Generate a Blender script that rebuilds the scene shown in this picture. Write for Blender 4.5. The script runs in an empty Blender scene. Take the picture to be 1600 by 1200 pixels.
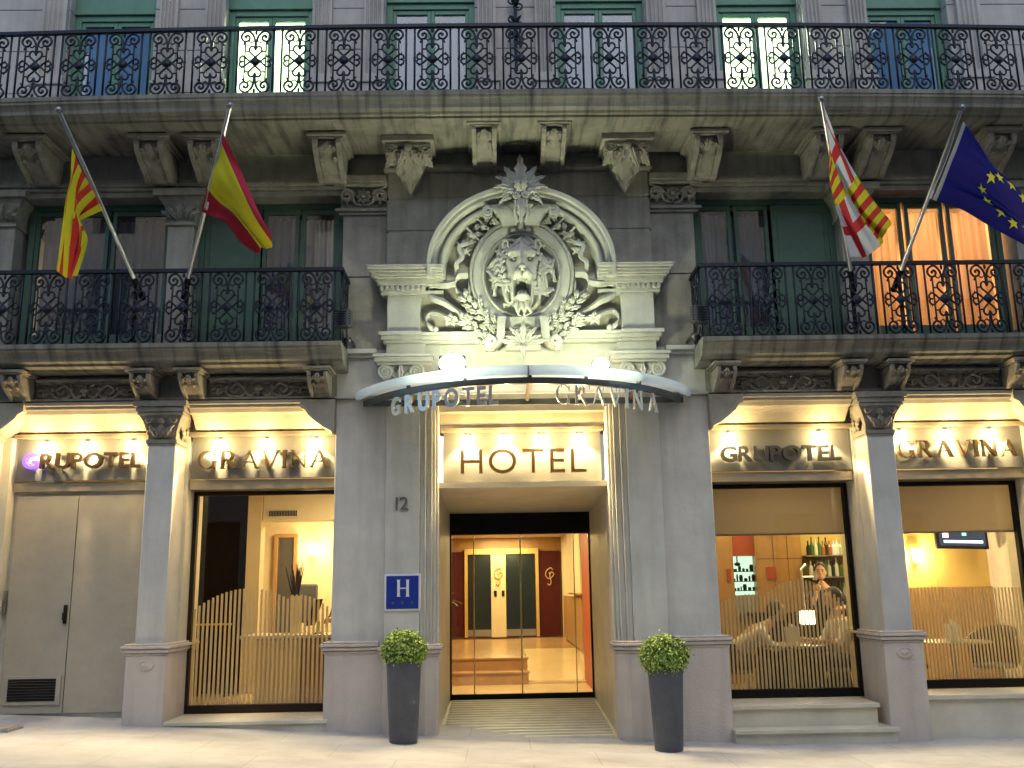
import bpy, math, random
from mathutils import Vector, Matrix
random.seed(7)
R=math.radians; sin=math.sin; cos=math.cos; PI=math.pi
S=bpy.context.scene; COL=S.collection
# ------------------------------------------------------------------ camera
cd=bpy.data.cameras.new('camera'); cam=bpy.data.objects.new('camera',cd); COL.objects.link(cam)
cd.sensor_width=36; cd.lens=36*1484.7/1600; cd.clip_end=500; cd.clip_start=.1
cam.location=(-.291,-10.3,1.75)
cam.matrix_world=Matrix.Translation(cam.location)@Matrix.Rotation(R(-.996),4,'Z')@Matrix.Rotation(R(90+12.173),4,'X')@Matrix.Rotation(R(-.948),4,'Z')
S.camera=cam
# ------------------------------------------------------------------ sky and light
w=bpy.data.worlds.new('World'); S.world=w; w.use_nodes=True; nt=w.node_tree
sky=nt.nodes.new('ShaderNodeTexSky'); sky.sky_type='NISHITA'; sky.sun_disc=False
SUN_EL=9; SUN_ROT=20
sky.sun_elevation=R(SUN_EL); sky.sun_rotation=R(SUN_ROT); sky.altitude=0; sky.air_density=1.0; sky.dust_density=1.0; sky.ozone_density=3.2
bg=nt.nodes['Background']; bg.inputs[1].default_value=.15
nt.links.new(sky.outputs[0],bg.inputs[0])
sd=bpy.data.lights.new('dusk_sun','SUN'); sd.energy=.5; sd.angle=R(50); sd.color=(1.0,.96,.92)
so=bpy.data.objects.new('dusk_sun',sd); COL.objects.link(so); so.rotation_euler=(R(38),0,R(8))
S.view_settings.view_transform='Standard'; S.view_settings.look='None'; S.view_settings.exposure=1.42; S.view_settings.gamma=1
# ------------------------------------------------------------------ materials
def mk(name):
    m=bpy.data.materials.new(name); m.use_nodes=True; t=m.node_tree; return m,t,t.nodes['Principled BSDF']
def N(t,ty,**k):
    n=t.nodes.new(ty)
    for a,b in k.items():
        if a.startswith('i_'): n.inputs[int(a[2:])].default_value=b
        else: setattr(n,a,b)
    return n
def stone(name,c,rough=.85,sc=3.,amt=.25,bump=.25,bs=40.,streak=.0,dark=(.05,.05,.045),sxy=(7,7,.7)):
    m,t,p=mk(name); L=t.links.new
    tc=N(t,'ShaderNodeTexCoord'); n1=N(t,'ShaderNodeTexNoise'); n1.inputs['Scale'].default_value=sc; n1.inputs['Detail'].default_value=8; n1.inputs['Roughness'].default_value=.65
    L(tc.outputs['Object'],n1.inputs['Vector'])
    mr=N(t,'ShaderNodeMapRange'); mr.inputs[1].default_value=.3; mr.inputs[2].default_value=.72; mr.inputs[3].default_value=1-amt; mr.inputs[4].default_value=1+amt*.6
    L(n1.outputs[0],mr.inputs[0])
    mx=N(t,'ShaderNodeVectorMath',operation='SCALE'); mx.inputs[0].default_value=c[:3]; L(mr.outputs[0],mx.inputs['Scale'])
    out=mx.outputs[0]
    if streak>0:
        mp=N(t,'ShaderNodeMapping'); mp.inputs['Scale'].default_value=sxy; L(tc.outputs['Object'],mp.inputs[0])
        n2=N(t,'ShaderNodeTexNoise'); n2.inputs['Scale'].default_value=1.3; n2.inputs['Detail'].default_value=6; L(mp.outputs[0],n2.inputs['Vector'])
        r2=N(t,'ShaderNodeMapRange'); r2.inputs[1].default_value=.47; r2.inputs[2].default_value=.75; r2.inputs[3].default_value=0; r2.inputs[4].default_value=streak; L(n2.outputs[0],r2.inputs[0])
        mm=N(t,'ShaderNodeMix',data_type='RGBA'); L(r2.outputs[0],mm.inputs[0]); L(out,mm.inputs[6]); mm.inputs[7].default_value=(*dark,1); out=mm.outputs[2]
    L(out,p.inputs['Base Color']); p.inputs['Roughness'].default_value=rough
    if bump:
        n3=N(t,'ShaderNodeTexNoise'); n3.inputs['Scale'].default_value=bs; n3.inputs['Detail'].default_value=5; L(tc.outputs['Object'],n3.inputs['Vector'])
        b=N(t,'ShaderNodeBump'); b.inputs['Strength'].default_value=bump; b.inputs['Distance'].default_value=.01; L(n3.outputs[0],b.inputs['Height']); L(b.outputs[0],p.inputs['Normal'])
    return m
def plain(name,c,rough=.5,metal=0,noise=.1,emit=None,es=0,spec=None):
    m=stone(name,c,rough,sc=6,amt=noise,bump=0) if noise else mk(name)[0]
    p=m.node_tree.nodes['Principled BSDF']
    if not noise: p.inputs['Base Color'].default_value=(*c,1); p.inputs['Roughness'].default_value=rough
    p.inputs['Metallic'].default_value=metal
    if emit: p.inputs['Emission Color'].default_value=(*emit,1); p.inputs['Emission Strength'].default_value=es
    if spec is not None: p.inputs['Specular IOR Level'].default_value=spec
    return m
def glass(name,tint=(1,1,1),ior=1.5,boost=1.,rough=0.):
    m=bpy.data.materials.new(name); m.use_nodes=True; t=m.node_tree; t.nodes.clear(); L=t.links.new
    o=N(t,'ShaderNodeOutputMaterial'); mx=N(t,'ShaderNodeMixShader'); tr=N(t,'ShaderNodeBsdfTransparent'); tr.inputs[0].default_value=(*tint,1)
    g=N(t,'ShaderNodeBsdfGlossy'); g.inputs['Roughness'].default_value=rough; f=N(t,'ShaderNodeFresnel'); f.inputs[0].default_value=ior
    k=N(t,'ShaderNodeMath',operation='MULTIPLY'); k.inputs[1].default_value=boost; k.use_clamp=True
    L(f.outputs[0],k.inputs[0]); L(k.outputs[0],mx.inputs[0]); L(tr.outputs[0],mx.inputs[1]); L(g.outputs[0],mx.inputs[2]); L(mx.outputs[0],o.inputs[0]); return m
def cloth_sheer(name,c,op=.7):
    m=bpy.data.materials.new(name); m.use_nodes=True; t=m.node_tree; t.nodes.clear(); L=t.links.new
    o=N(t,'ShaderNodeOutputMaterial'); mx=N(t,'ShaderNodeMixShader'); tr=N(t,'ShaderNodeBsdfTransparent'); d=N(t,'ShaderNodeBsdfDiffuse'); d.inputs[0].default_value=(*c,1)
    tl=N(t,'ShaderNodeBsdfTranslucent'); tl.inputs[0].default_value=(*c,1); a=N(t,'ShaderNodeMixShader'); a.inputs[0].default_value=.5
    L(d.outputs[0],a.inputs[1]); L(tl.outputs[0],a.inputs[2]); mx.inputs[0].default_value=op; L(tr.outputs[0],mx.inputs[1]); L(a.outputs[0],mx.inputs[2]); L(mx.outputs[0],o.inputs[0]); return m
def emis(name,c,s):
    m=bpy.data.materials.new(name); m.use_nodes=True; t=m.node_tree; t.nodes.clear()
    o=N(t,'ShaderNodeOutputMaterial'); e=N(t,'ShaderNodeEmission'); e.inputs[0].default_value=(*c,1); e.inputs[1].default_value=s; t.links.new(e.outputs[0],o.inputs[0]); return m
M={}
M['stone']=stone('old_stone',(.33,.31,.26),sc=2.2,amt=.35,bump=.5,streak=.45,dark=(.07,.07,.06))
M['stone_up']=stone('upper_stone',(.50,.46,.42),sc=1.6,amt=.25,bump=.3,streak=.25,dark=(.12,.11,.10))
M['relief']=stone('portal_stone',(.40,.40,.36),sc=4,amt=.18,bump=.3,bs=60,streak=.22,dark=(.16,.16,.14))
M['slab']=stone('balcony_stone',(.235,.225,.185),sc=3,amt=.35,bump=.6,streak=.85,dark=(.025,.025,.022),sxy=(9,1.1,.8))
M['carved']=stone('carved_stone',(.27,.25,.21),sc=5,amt=.35,bump=.5,streak=.3,dark=(.08,.07,.06))
M['wall']=stone('grey_wall_paint',(.60,.585,.54),rough=.75,sc=1.6,amt=.2,bump=.25,bs=25,streak=.3,dark=(.30,.29,.27))
M['plinth']=stone('plinth_render',(.56,.50,.45),sc=1.5,amt=.14,bump=.6,bs=55,streak=.3,dark=(.28,.24,.20))
M['lime']=stone('limestone',(.62,.58,.47),rough=.45,sc=2.5,amt=.18,bump=.1)
M['beam']=stone('beam_stone',(.42,.38,.31),sc=2.5,amt=.2,bump=.3,streak=.15,dark=(.15,.12,.09))
M['panel']=plain('sign_panel_paint',(.155,.155,.145),.5,.1,.06)
M['frameband']=plain('bronze_anodised_band',(.42,.36,.26),.38,.45,.12)
M['green']=plain('green_window_paint',(.10,.24,.155),.5,0,.15)
M['green_d']=plain('dark_green_paint',(.055,.115,.08),.55,0,.2)
M['iron']=plain('wrought_iron',(.014,.018,.032),.5,.4,.2)
M['black']=plain('black_metal',(.008,.007,.007),.5,0,0,spec=.15)
M['brown']=plain('dark_brown_frame',(.022,.012,.009),.5,0,.1,spec=.2)
M['chrome']=plain('polished_steel',(.62,.61,.60),.33,1,0)
M['steel']=plain('brushed_steel',(.30,.29,.28),.35,.9,.1)
M['bronze']=plain('bronze_letters',(.11,.065,.025),.42,.3,.1)
M['serifletter']=plain('aged_bronze_letters',(.11,.07,.03),.4,.4,.1)
M['darkletter']=plain('dark_bronze_letters',(.06,.038,.022),.4,.5,.1)
M['greyletter']=plain('grey_metal_letters',(.10,.10,.10),.4,.6,.1)
M['violet']=plain('violet_lit_letter',(.12,.06,.6),.4,0,0,(.16,.08,1.0),.75)
M['glass']=glass('window_glass',(.90,.93,.96),1.55,1.15)
M['shopglass']=glass('shop_glass',(.96,.96,.94),1.45,1.)
M['doorglass']=glass('door_glass',(.96,.97,.92),1.45,.9)
M['canopyglass']=cloth_sheer('frosted_canopy_glass',(.90,.93,.95),.92)
M['rim']=cloth_sheer('pale_canopy_edge',(.86,.93,.99),.97)
M['dchannel']=plain('grey_steel_channel',(.12,.125,.13),.35,.8,.1)
M['pot']=plain('slate_planter',(.075,.085,.115),.45,.1,.25)
M['soil']=stone('potting_soil',(.04,.028,.02),sc=30,amt=.4)
M['wood']=stone('honey_wood',(.36,.20,.07),rough=.4,sc=3,amt=.2,bump=0,streak=.4,dark=(.2,.09,.03),sxy=(9,9,.5))
M['marble']=stone('cream_marble_floor',(.55,.42,.24),rough=.16,sc=2,amt=.14,bump=0)
M['step']=stone('brown_marble_step',(.38,.22,.10),rough=.25,sc=5,amt=.25,bump=0)
M['cream']=plain('cream_wall_paint',(.62,.52,.33),.7,0,.05)
M['ceil']=plain('ceiling_paint',(.70,.62,.46),.7,0,.04)
M['maroon']=plain('maroon_panel',(.06,.006,.006),.45,0,.15,spec=.2)
M['orange']=plain('burnt_orange_panel',(.30,.05,.008),.55,0,.08)
M['darkwood']=plain('dark_wenge_panel',(.012,.008,.005),.8,0,.25,spec=.05)
M['blind']=cloth_sheer('beige_blind_cloth',(.60,.53,.42),.98)
M['stripe']=cloth_sheer('frosted_film',(.74,.60,.34),.80)
M['gold']=plain('gold_trim',(.72,.50,.2),.3,.7,.05)
M['white']=plain('white_enamel',(.75,.76,.78),.4,0,0)
M['blue']=plain('blue_enamel',(.015,.04,.30),.3,0,0)
M['curtain']=cloth_sheer('sheer_curtain',(.30,.37,.50),.85)
M['curtain_o']=cloth_sheer('ochre_curtain',(.75,.50,.28),.9)
M['darkroom']=plain('unlit_room_dark',(.03,.032,.04),.9,0,.1)  # darkness of unlit rooms put into the colour; also covers hidden slabs
M['skin']=plain('skin',(.45,.26,.17),.6,0,.05)
M['hair']=plain('dark_hair',(.018,.013,.01),.6,0,0)
M['shirtw']=plain('white_shirt',(.62,.58,.58),.8,0,.05)
M['shirtd']=plain('dark_shirt',(.02,.025,.04),.8,0,.1)
M['trouser']=plain('grey_trousers',(.16,.165,.18),.85,0,.1)
M['roomwhite']=plain('white_room_wall',(.7,.74,.66),.8,0,.03)
M['bulb']=emis('lamp_lens',(1.,.80,.45),70)
M['floodlens']=emis('flood_lens',(1.,1.,.72),220)
# ------------------------------------------------------------------ mesh builder
class MB:
    def __init__(s): s.v=[]; s.f=[]
    def add(s,v,f): b=len(s.v); s.v+=[tuple(q) for q in v]; s.f+=[tuple(i+b for i in q) for q in f]; return s
    def box(s,x0,x1,y0,y1,z0,z1):
        return s.add([(x0,y0,z0),(x1,y0,z0),(x1,y1,z0),(x0,y1,z0),(x0,y0,z1),(x1,y0,z1),(x1,y1,z1),(x0,y1,z1)],[(0,3,2,1),(4,5,6,7),(0,1,5,4),(1,2,6,5),(2,3,7,6),(3,0,4,7)])
    def prism(s,pts,y0,y1):      # polygon in (x,z)
        n=len(pts); a=sum(pts[i][0]*pts[(i+1)%n][1]-pts[(i+1)%n][0]*pts[i][1] for i in range(n))
        if a<0: pts=pts[::-1]
        return s.add([(x,y0,z) for x,z in pts]+[(x,y1,z) for x,z in pts],[tuple(range(n)),tuple(range(2*n-1,n-1,-1))]+[(i,i+n,(i+1)%n+n,(i+1)%n) for i in range(n)])
    def prof(s,pts,x0,x1):       # polygon in (y,z) swept along x
        n=len(pts)
        return s.add([(x0,y,z) for y,z in pts]+[(x1,y,z) for y,z in pts],[tuple(range(n)),tuple(range(2*n-1,n-1,-1))]+[(i,i+n,(i+1)%n+n,(i+1)%n) for i in range(n)])
    def path(s,rings,close=True,caps=True):   # list of rings of points
        n=len(rings[0]); V=[p for r in rings for p in r]; F=[]
        for k in range(len(rings)-1):
            for i in range(n if close else n-1):
                j=(i+1)%n; F.append((k*n+i,k*n+j,(k+1)*n+j,(k+1)*n+i))
        if caps and close: F+= [tuple(range(n))[::-1],tuple(range((len(rings)-1)*n,len(rings)*n))]
        return s.add(V,F)
    def tube(s,pts,r,n=8,flat=1.):
        pts=[Vector(p) for p in pts]; k=len(pts); rr=r if isinstance(r,(list,tuple)) else [r]*k; rings=[]; ref=None
        for i,p in enumerate(pts):
            d=(pts[min(i+1,k-1)]-pts[max(i-1,0)]).normalized()
            if ref is None:
                ref=Vector((0,1,0)) if abs(d.y)<.8 else Vector((1,0,0))
            a=d.cross(ref); 
            if a.length<1e-4: a=d.cross(Vector((0,0,1)))
            a.normalize(); b=d.cross(a).normalized(); ref=-b if abs(d.dot(b))<.99 else ref
            ref=Vector((0,1,0)) if abs(d.y)<.8 else Vector((1,0,0))
            rings.append([p+a*cos(2*PI*q/n)*rr[i]+b*sin(2*PI*q/n)*rr[i]*flat for q in range(n)])
        return s.path(rings)
    def ell(s,c,rx,ry,rz,n=10,m=7):
        V=[];F=[]
        for i in range(m+1):
            t=PI*i/m
            for j in range(n): a=2*PI*j/n; V.append((c[0]+rx*sin(t)*cos(a),c[1]+ry*sin(t)*sin(a),c[2]+rz*cos(t)))
        for i in range(m):
            for j in range(n): k=(j+1)%n; F.append((i*n+j,(i+1)*n+j,(i+1)*n+k,i*n+k))
        return s.add(V,F)
    def lathe(s,prof,c=(0,0,0),n=32,axis='z',sx=1,sz=1):
        rings=[]
        for r,h in prof:
            ring=[]
            for j in range(n):
                a=2*PI*j/n
                ring.append((c[0]+r*cos(a),c[1]+r*sin(a),c[2]+h) if axis=='z' else (c[0]+r*cos(a)*sx,c[1]+h,c[2]+r*sin(a)*sz))
            rings.append(ring)
        return s.path(rings,caps=False)
    def leaf(s,base,ang,L,W,bulge=.04,curl=0.,lobes=4,n=22,t=.012):
        """acanthus-like leaf lying in the xz plane, ridge standing out to -y"""
        bx,by,bz=base; x,z=bx,bz; a=ang; rings=[]
        for i in range(n+1):
            u=i/n; wv=W*(sin(PI*min(1,u*.93+.07))**.7)*(1-.35*u)*(1-.38*abs(cos(PI*lobes*u))**2 if lobes else 1)
            if i==n: wv=W*.03
            nx,nz=-sin(a),cos(a); yy=by-bulge*sin(PI*min(1,u*1.05))
            rings.append([(x+nx*wv,yy+.35*W*.3,z+nz*wv),(x+nx*wv*.5,yy-t,z+nz*wv*.5),(x,yy-t*.2,z),(x-nx*wv*.5,yy-t,z-nz*wv*.5),(x-nx*wv,yy+.35*W*.3,z-nz*wv),(x,yy+t*1.2+.02,z)])
            x+=cos(a)*L/n; z+=sin(a)*L/n; a+=curl/n
        return s.path(rings)
    def xf(s,fn): s.v=[fn(*p) for p in s.v]; return s
    def mirror(s):
        n=len(s.v); s.v+=[(-x,y,z) for x,y,z in s.v]; s.f+=[tuple(i+n for i in f)[::-1] for f in s.f]; return s
    def build(s,name,mat,parent=None,smooth=False,bevel=0,label=None):
        org=ORG.get(parent.name,(0,0,0)) if parent else (0,0,0)
        me=bpy.data.meshes.new(name); me.from_pydata([(x-org[0],y-org[1],z-org[2]) for x,y,z in s.v],[],s.f); me.validate(); 
        import bmesh as _b
        bm=_b.new(); bm.from_mesh(me); _b.ops.recalc_face_normals(bm,faces=bm.faces); bm.to_mesh(me); bm.free()
        me.materials.append(M[mat] if isinstance(mat,str) else mat)
        if smooth:
            me.polygons.foreach_set('use_smooth',[True]*len(me.polygons))
            if smooth=='auto': 
                try: me.set_sharp_from_angle(angle=R(35))
                except Exception: pass
        o=bpy.data.objects.new(name,me); COL.objects.link(o)
        if parent: o.parent=parent; ORG[o.name]=org
        else: ORG[o.name]=(0,0,0)
        if bevel: b=o.modifiers.new('bevel','BEVEL'); b.width=bevel; b.segments=1; b.limit_method='ANGLE'; b.angle_limit=R(40)
        if label: o['label']=label
        return o
ORG={}
def tag(o,label,cat,group=None,kind=None):
    if label: o['label']=label
    if cat: o['category']=cat
    if group: o['group']=group
    if kind: o['kind']=kind
    return o
def thing(name,loc,label,cat,group=None):
    o=bpy.data.objects.new(name,None); COL.objects.link(o); o.location=loc; o.empty_display_size=.1; ORG[o.name]=tuple(loc); return tag(o,label,cat,group)
def struct(name,mb,mat): return tag(mb.build(name,mat),None,None,kind='structure')
def copy_tree(o,parent=None):
    c=o.copy(); COL.objects.link(c)
    if parent: c.parent=parent
    for ch in list(o.children): copy_tree(ch,c)
    return c
def light(name,kind,loc,energy,color,parent=None,size=.1,target=None,spot=None,blend=.6,shape=None,sy=None):
    d=bpy.data.lights.new(name,kind); d.energy=energy; d.color=color
    if kind=='AREA':
        d.size=size
        if sy: d.shape='RECTANGLE'; d.size_y=sy
    else: d.shadow_soft_size=size
    if spot: d.spot_size=R(spot); d.spot_blend=blend
    o=bpy.data.objects.new(name,d); COL.objects.link(o)
    org=ORG.get(parent.name,(0,0,0)) if parent else (0,0,0)
    o.location=Vector(loc)-Vector(org)
    if parent: o.parent=parent
    if target is not None: o.rotation_euler=(Vector(target)-Vector(loc)).to_track_quat('-Z','Y').to_euler()
    return o
def spiral(cx,cz,r0,r1,a0,turns,n=16,y=0,cw=1):
    return [(cx+(r0+(r1-r0)*i/n)*cos(a0+cw*2*PI*turns*i/n),y,cz+(r0+(r1-r0)*i/n)*sin(a0+cw*2*PI*turns*i/n)) for i in range(n+1)]
def bez(p,n=12):
    """Catmull-Rom through points"""
    P=[Vector(q) for q in p]; P=[2*P[0]-P[1]]+P+[2*P[-1]-P[-2]]; out=[]
    for i in range(1,len(P)-2):
        for k in range(n):
            t=k/n; a,b,c,d=P[i-1],P[i],P[i+1],P[i+2]
            out.append(.5*((2*b)+(c-a)*t+(2*a-5*b+4*c-d)*t*t+(3*b-a-3*c+d)*t**3))
    return out+[P[-2]]
# ------------------------------------------------------------------ ground
def gz(x): return .25-.05*x if x<0 else max(.25-.035*x,.16)
mb=MB(); xs=[-60,-30,-12,-8,-6,-5,-4,-3,-2,-1,0,1,2,2.6,4,6,12,30,60]
mb.path([[(x,-3.0,gz(max(-12,min(x,12)))),(x,.75,gz(max(-12,min(x,12))))] for x in xs],close=False)
M['pave']=stone('pale_pavement',(.45,.465,.50),rough=.8,sc=1.3,amt=.22,bump=.35,bs=60,streak=.5,dark=(.22,.21,.21),sxy=(1.1,1.6,1))
# paving joints
pm=M['pave'].node_tree; pp=pm.nodes['Principled BSDF']; src=pp.inputs['Base Color'].links[0].from_socket
tcn=N(pm,'ShaderNodeTexCoord'); br=N(pm,'ShaderNodeTexBrick'); br.inputs['Scale'].default_value=1; br.inputs['Color1'].default_value=(1,1,1,1); br.inputs['Color2'].default_value=(.94,.93,.92,1); br.inputs['Mortar'].default_value=(.72,.70,.70,1)
br.inputs['Mortar Size'].default_value=.006; br.inputs['Brick Width'].default_value=1.2; br.inputs['Row Height'].default_value=.75; pm.links.new(tcn.outputs['Object'],br.inputs['Vector'])
mm=N(pm,'ShaderNodeMix',data_type='RGBA',blend_type='MULTIPLY'); mm.inputs[0].default_value=.8; pm.links.new(src,mm.inputs[6]); pm.links.new(br.outputs[0],mm.inputs[7]); pm.links.new(mm.outputs[2],pp.inputs['Base Color'])
struct('pavement',mb,'pave')
mb=MB(); mb.path([[(x,-3.18,gz(max(-12,min(x,12)))-.14),(x,-3.18,gz(max(-12,min(x,12)))+.004),(x,-3.0,gz(max(-12,min(x,12)))+.004)] for x in xs],close=False)
M['kerb']=stone('kerb_granite',(.32,.32,.33),sc=20); struct('kerb',mb,'kerb')
mb=MB(); mb.path([[(x,-60,gz(max(-12,min(x,12)))-.14),(x,-3.1,gz(max(-12,min(x,12)))-.14)] for x in xs],close=False)
M['asphalt']=stone('asphalt',(.06,.06,.062),sc=30,amt=.3,bump=.6,bs=200); struct('road',mb,'asphalt')
# small utility cover at the left
mb=MB(); mb.box(-5.55,-4.95,-.75,-.45,gz(-5.4)-.02,gz(-5.4)+.004)
mb.box(-5.52,-4.98,-.72,-.48,gz(-5.4),gz(-5.4)+.012)
M['cover']=stone('worn_metal_cover',(.33,.31,.30),sc=50,amt=.3,bump=.7,bs=140); tag(mb.build('utility_cover','cover'),'small square utility cover set in the pavement before the grey service doors','cover')
# ------------------------------------------------------------------ hotel
H=thing('hotel_building',(0,0,0),'old stone corner hotel facade with grey painted ground floor, carved lion portal and iron balconies','building')
def P(mb,name,mat,parent=None,**k): return mb.build(name,mat,parent or H,**k)
B=.007
# ---- ground floor piers
for s in (-1,1):
    def bx(mb,a,b,*r): mb.box(min(s*a,s*b),max(s*a,s*b),*r)
    mb=MB(); bx(mb,1.502,2.06,.05,.9,-.1,3.83); bx(mb,1.502,2.06,.05,.9,3.835,4.395); P(mb,'wall','wall',bevel=B,label='grey painted wall pier beside the entrance')
    mb=MB(); bx(mb,1.13,1.50,0,.6,-.1,4.1); P(mb,'pilaster','wall',bevel=B)
    mb=MB()
    for i,(a,b,y) in enumerate(((1.085,1.128,.035),(1.065,1.083,.02),(1.02,1.063,.075),(1.0,1.018,.06),(.965,.998,.11),(.94,.963,.16))): bx(mb,a,b,y,.5,1.15,3.83)
    P(mb,'door_moulding','wall',bevel=.004)
    mb=MB(); mb.prism([(s*.96,1),(s*.96,2)],0,0) if 0 else None
    mb.add([(s*.955,.2,.1),(s*.955,.2,3.83),(s*.925,2.5,3.0),(s*.925,2.5,.1),(s*1.25,.2,.1),(s*1.25,.2,3.83),(s*1.25,2.5,3.0),(s*1.25,2.5,.1)],[(0,1,2,3),(4,7,6,5),(0,4,5,1),(3,2,6,7),(1,5,6,2),(0,3,7,4)])
    P(mb,'door_jamb','lime')
    # plinths
    mb=MB(); bx(mb,1.502,2.11,-.03,.9,-.2,1.13)
    pts=[(s*.93,-.02),(s*.93,.2),(s*1.5,.2),(s*1.5,-.09),(s*1.06,-.09)]
    for z0,z1,e in ((-.2,1.08,0),):
        mb.path([[(x,y,z0) for x,y in pts],[(x,y,z1) for x,y in pts]])
    P(mb,'plinth','plinth',bevel=B)
    mb=MB()
    for z0,z1,e in ((1.08,1.105,.012),(1.11,1.145,.03),(1.15,1.18,.045),(1.18,1.20,.02)):
        bx(mb,1.55,2.11+e,-.03-e,.9,z0+.04,z1+.04)
        q=[(s*(.93-e),-.02-e*.4),(s*(.93-e),.2),(s*(1.5+e),.2),(s*(1.5+e),-.09-e),(s*(1.06-e*.5),-.09-e)]
        mb.path([[(x,y,z0) for x,y in q],[(x,y,z1) for x,y in q]])
    P(mb,'plinth_moulding','plinth',bevel=.006)
    # ---- free column between the bays
    cx=s*3.935
    c=P(MB().box(cx-.15,cx+.15,0,.6,1.18,3.36),'column','wall',bevel=B)
    mb=MB().box(cx-.21,cx+.205,-.075,.9,-.2,1.14); P(mb,'plinth','plinth',c,bevel=B)
    mb=MB()
    for z0,z1,e in ((1.14,1.16,.012),(1.165,1.2,.03),(1.205,1.235,.045),(1.235,1.255,.02)): mb.box(cx-.21-e,cx+.205+e,-.075-e,.9,z0,z1)
    P(mb,'plinth_moulding','plinth',c,bevel=.006)
    ov=MB().lathe([(0,-.012),(.062,-.012),(.075,-.02),(.088,-.012),(.092,0)],(cx,-.075,1.04),28,'y',1,.62)
    ov.lathe([(0,-.03),(.03,-.024),(.042,-.012)],(cx,-.075,1.04),20,'y',1,.7); P(ov,'oval_boss','plinth',c,smooth='auto')
    # capital
    mb=MB(); mb.box(cx-.165,cx+.165,-.02,.62,3.36,3.40); mb.box(cx-.155,cx+.155,-.01,.62,3.335,3.358)
    rings=[]
    for z,e,yy in ((3.40,.15,0),(3.48,.155,-.005),(3.56,.18,-.03),(3.62,.21,-.06),(3.66,.235,-.085)):
        rings.append([(cx-e,yy,z),(cx+e,yy,z),(cx+e,.6,z),(cx-e,.6,z)])
    mb.path(rings)
    for z0,z1,e in ((3.66,3.69,.245),(3.695,3.745,.26),(3.75,3.81,.285)): mb.box(cx-e,cx+e,-.02-(e-.15)*.9,.62,z0,z1)
    for k,(dx,an,L_,W_) in enumerate(((0,PI/2,.2,.05),(-.04,PI*.68,.19,.04),(.04,PI*.32,.19,.04),(-.02,PI*.6,.13,.03),(.02,PI*.4,.13,.03))):
        mb.leaf((cx+dx,-.02,3.42),an,L_,W_,.05,0,3)
    mb.ell((cx,-.06,3.6),.035,.03,.035)
    mb.tube(spiral(cx-.13,3.61,.045,.01,0,1.6,18,-.065),.012,6); mb.tube(spiral(cx+.13,3.61,.045,.01,PI,1.6,18,-.065,-1),.012,6)
    # side face leaves (both flanks)
    for sd in (-1,1):
        lm=MB()
        for (dx,an,L_,W_) in ((0,PI/2,.2,.05),(-.06,PI*.66,.17,.04),(.06,PI*.34,.17,.04)): lm.leaf((dx,0,3.42),an,L_,W_,.04,0,3)
        lm.xf(lambda x,y,z: (cx+sd*(.16-y),.28+x*1.6,z)); mb.add(lm.v,lm.f)
    P(mb,'capital','carved',c,smooth='auto')
    # side jambs of both shop windows, limestone
    mb=MB(); bx(mb,3.745,4.22,.36,.95,-.1,3.55); bx(mb,2.062,2.10,.55,.95,-.1,3.5); bx(mb,5.70,5.95,.30,.95,-.1,3.6); P(mb,'window_jamb','lime',bevel=.004)
    # outermost pier
    mb=MB(); bx(mb,5.80,6.6,0,.9,-.2,3.83); P(mb,'wall','wall',bevel=B,label='grey wall pier at the edge of the facade')
    # ---- beam over the shop bays with haunches
    for (a,b,ha,hb) in ((2.06,3.66,1,0),(4.21,5.72,0,1)):
        mb=MB()
        a2=a+.36 if ha else a; b2=b-.45 if hb else b
        prof=[(0.0,3.83),(-.05,3.82),(-.05,3.785),(-.02,3.775),(-.02,3.75),(.0,3.735),(.03,3.70),(.10,3.68),(.16,3.64),(.25,3.56),(.32,3.52),(.34,3.515),(.6,3.515),(.6,3.83)]
        mb.prof(prof,min(s*a,s*b),max(s*a,s*b))
        P(mb,'lintel_beam','beam',bevel=.004)
        mb=MB()
        def hau(x0,dirn):
            top=3.815; q=[(x0-.01*dirn*0,top),(x0+dirn*.36,top),(x0+dirn*.355,3.74),(x0+dirn*.30,3.71),(x0+dirn*.27,3.66),(x0+dirn*.2,3.60),(x0+dirn*.11,3.53),(x0+dirn*.02,3.485),(x0,3.45)]
            mb.prism([(s*x,z) for x,z in q],-.055,.36)
            q2=[(x,z) for x,z in q[1:]]; rings=[]
            for (x,z) in q2: rings.append([(s*x,-.075,z+.0),(s*x,-.075,z+.028),(s*x,.34,z+.028),(s*(x+dirn*.012),.34,z-.018),(s*(x+dirn*.012),-.075,z-.018)])
            mb.path(rings)
        if ha: hau(2.062,1)
        if hb: hau(5.80,-1)
        P(mb,'haunch_bracket','beam',bevel=.004)
    # ---- frieze under the lower balcony
    mb=MB(); bx(mb,2.06,6.6,.03,.6,3.835,4.3); P(mb,'frieze_wall','stone')
    mb=MB(); bx(mb,2.06,6.6,-.045,.1,3.835,3.86); P(mb,'frieze_ledge','stone',bevel=.004)
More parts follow.
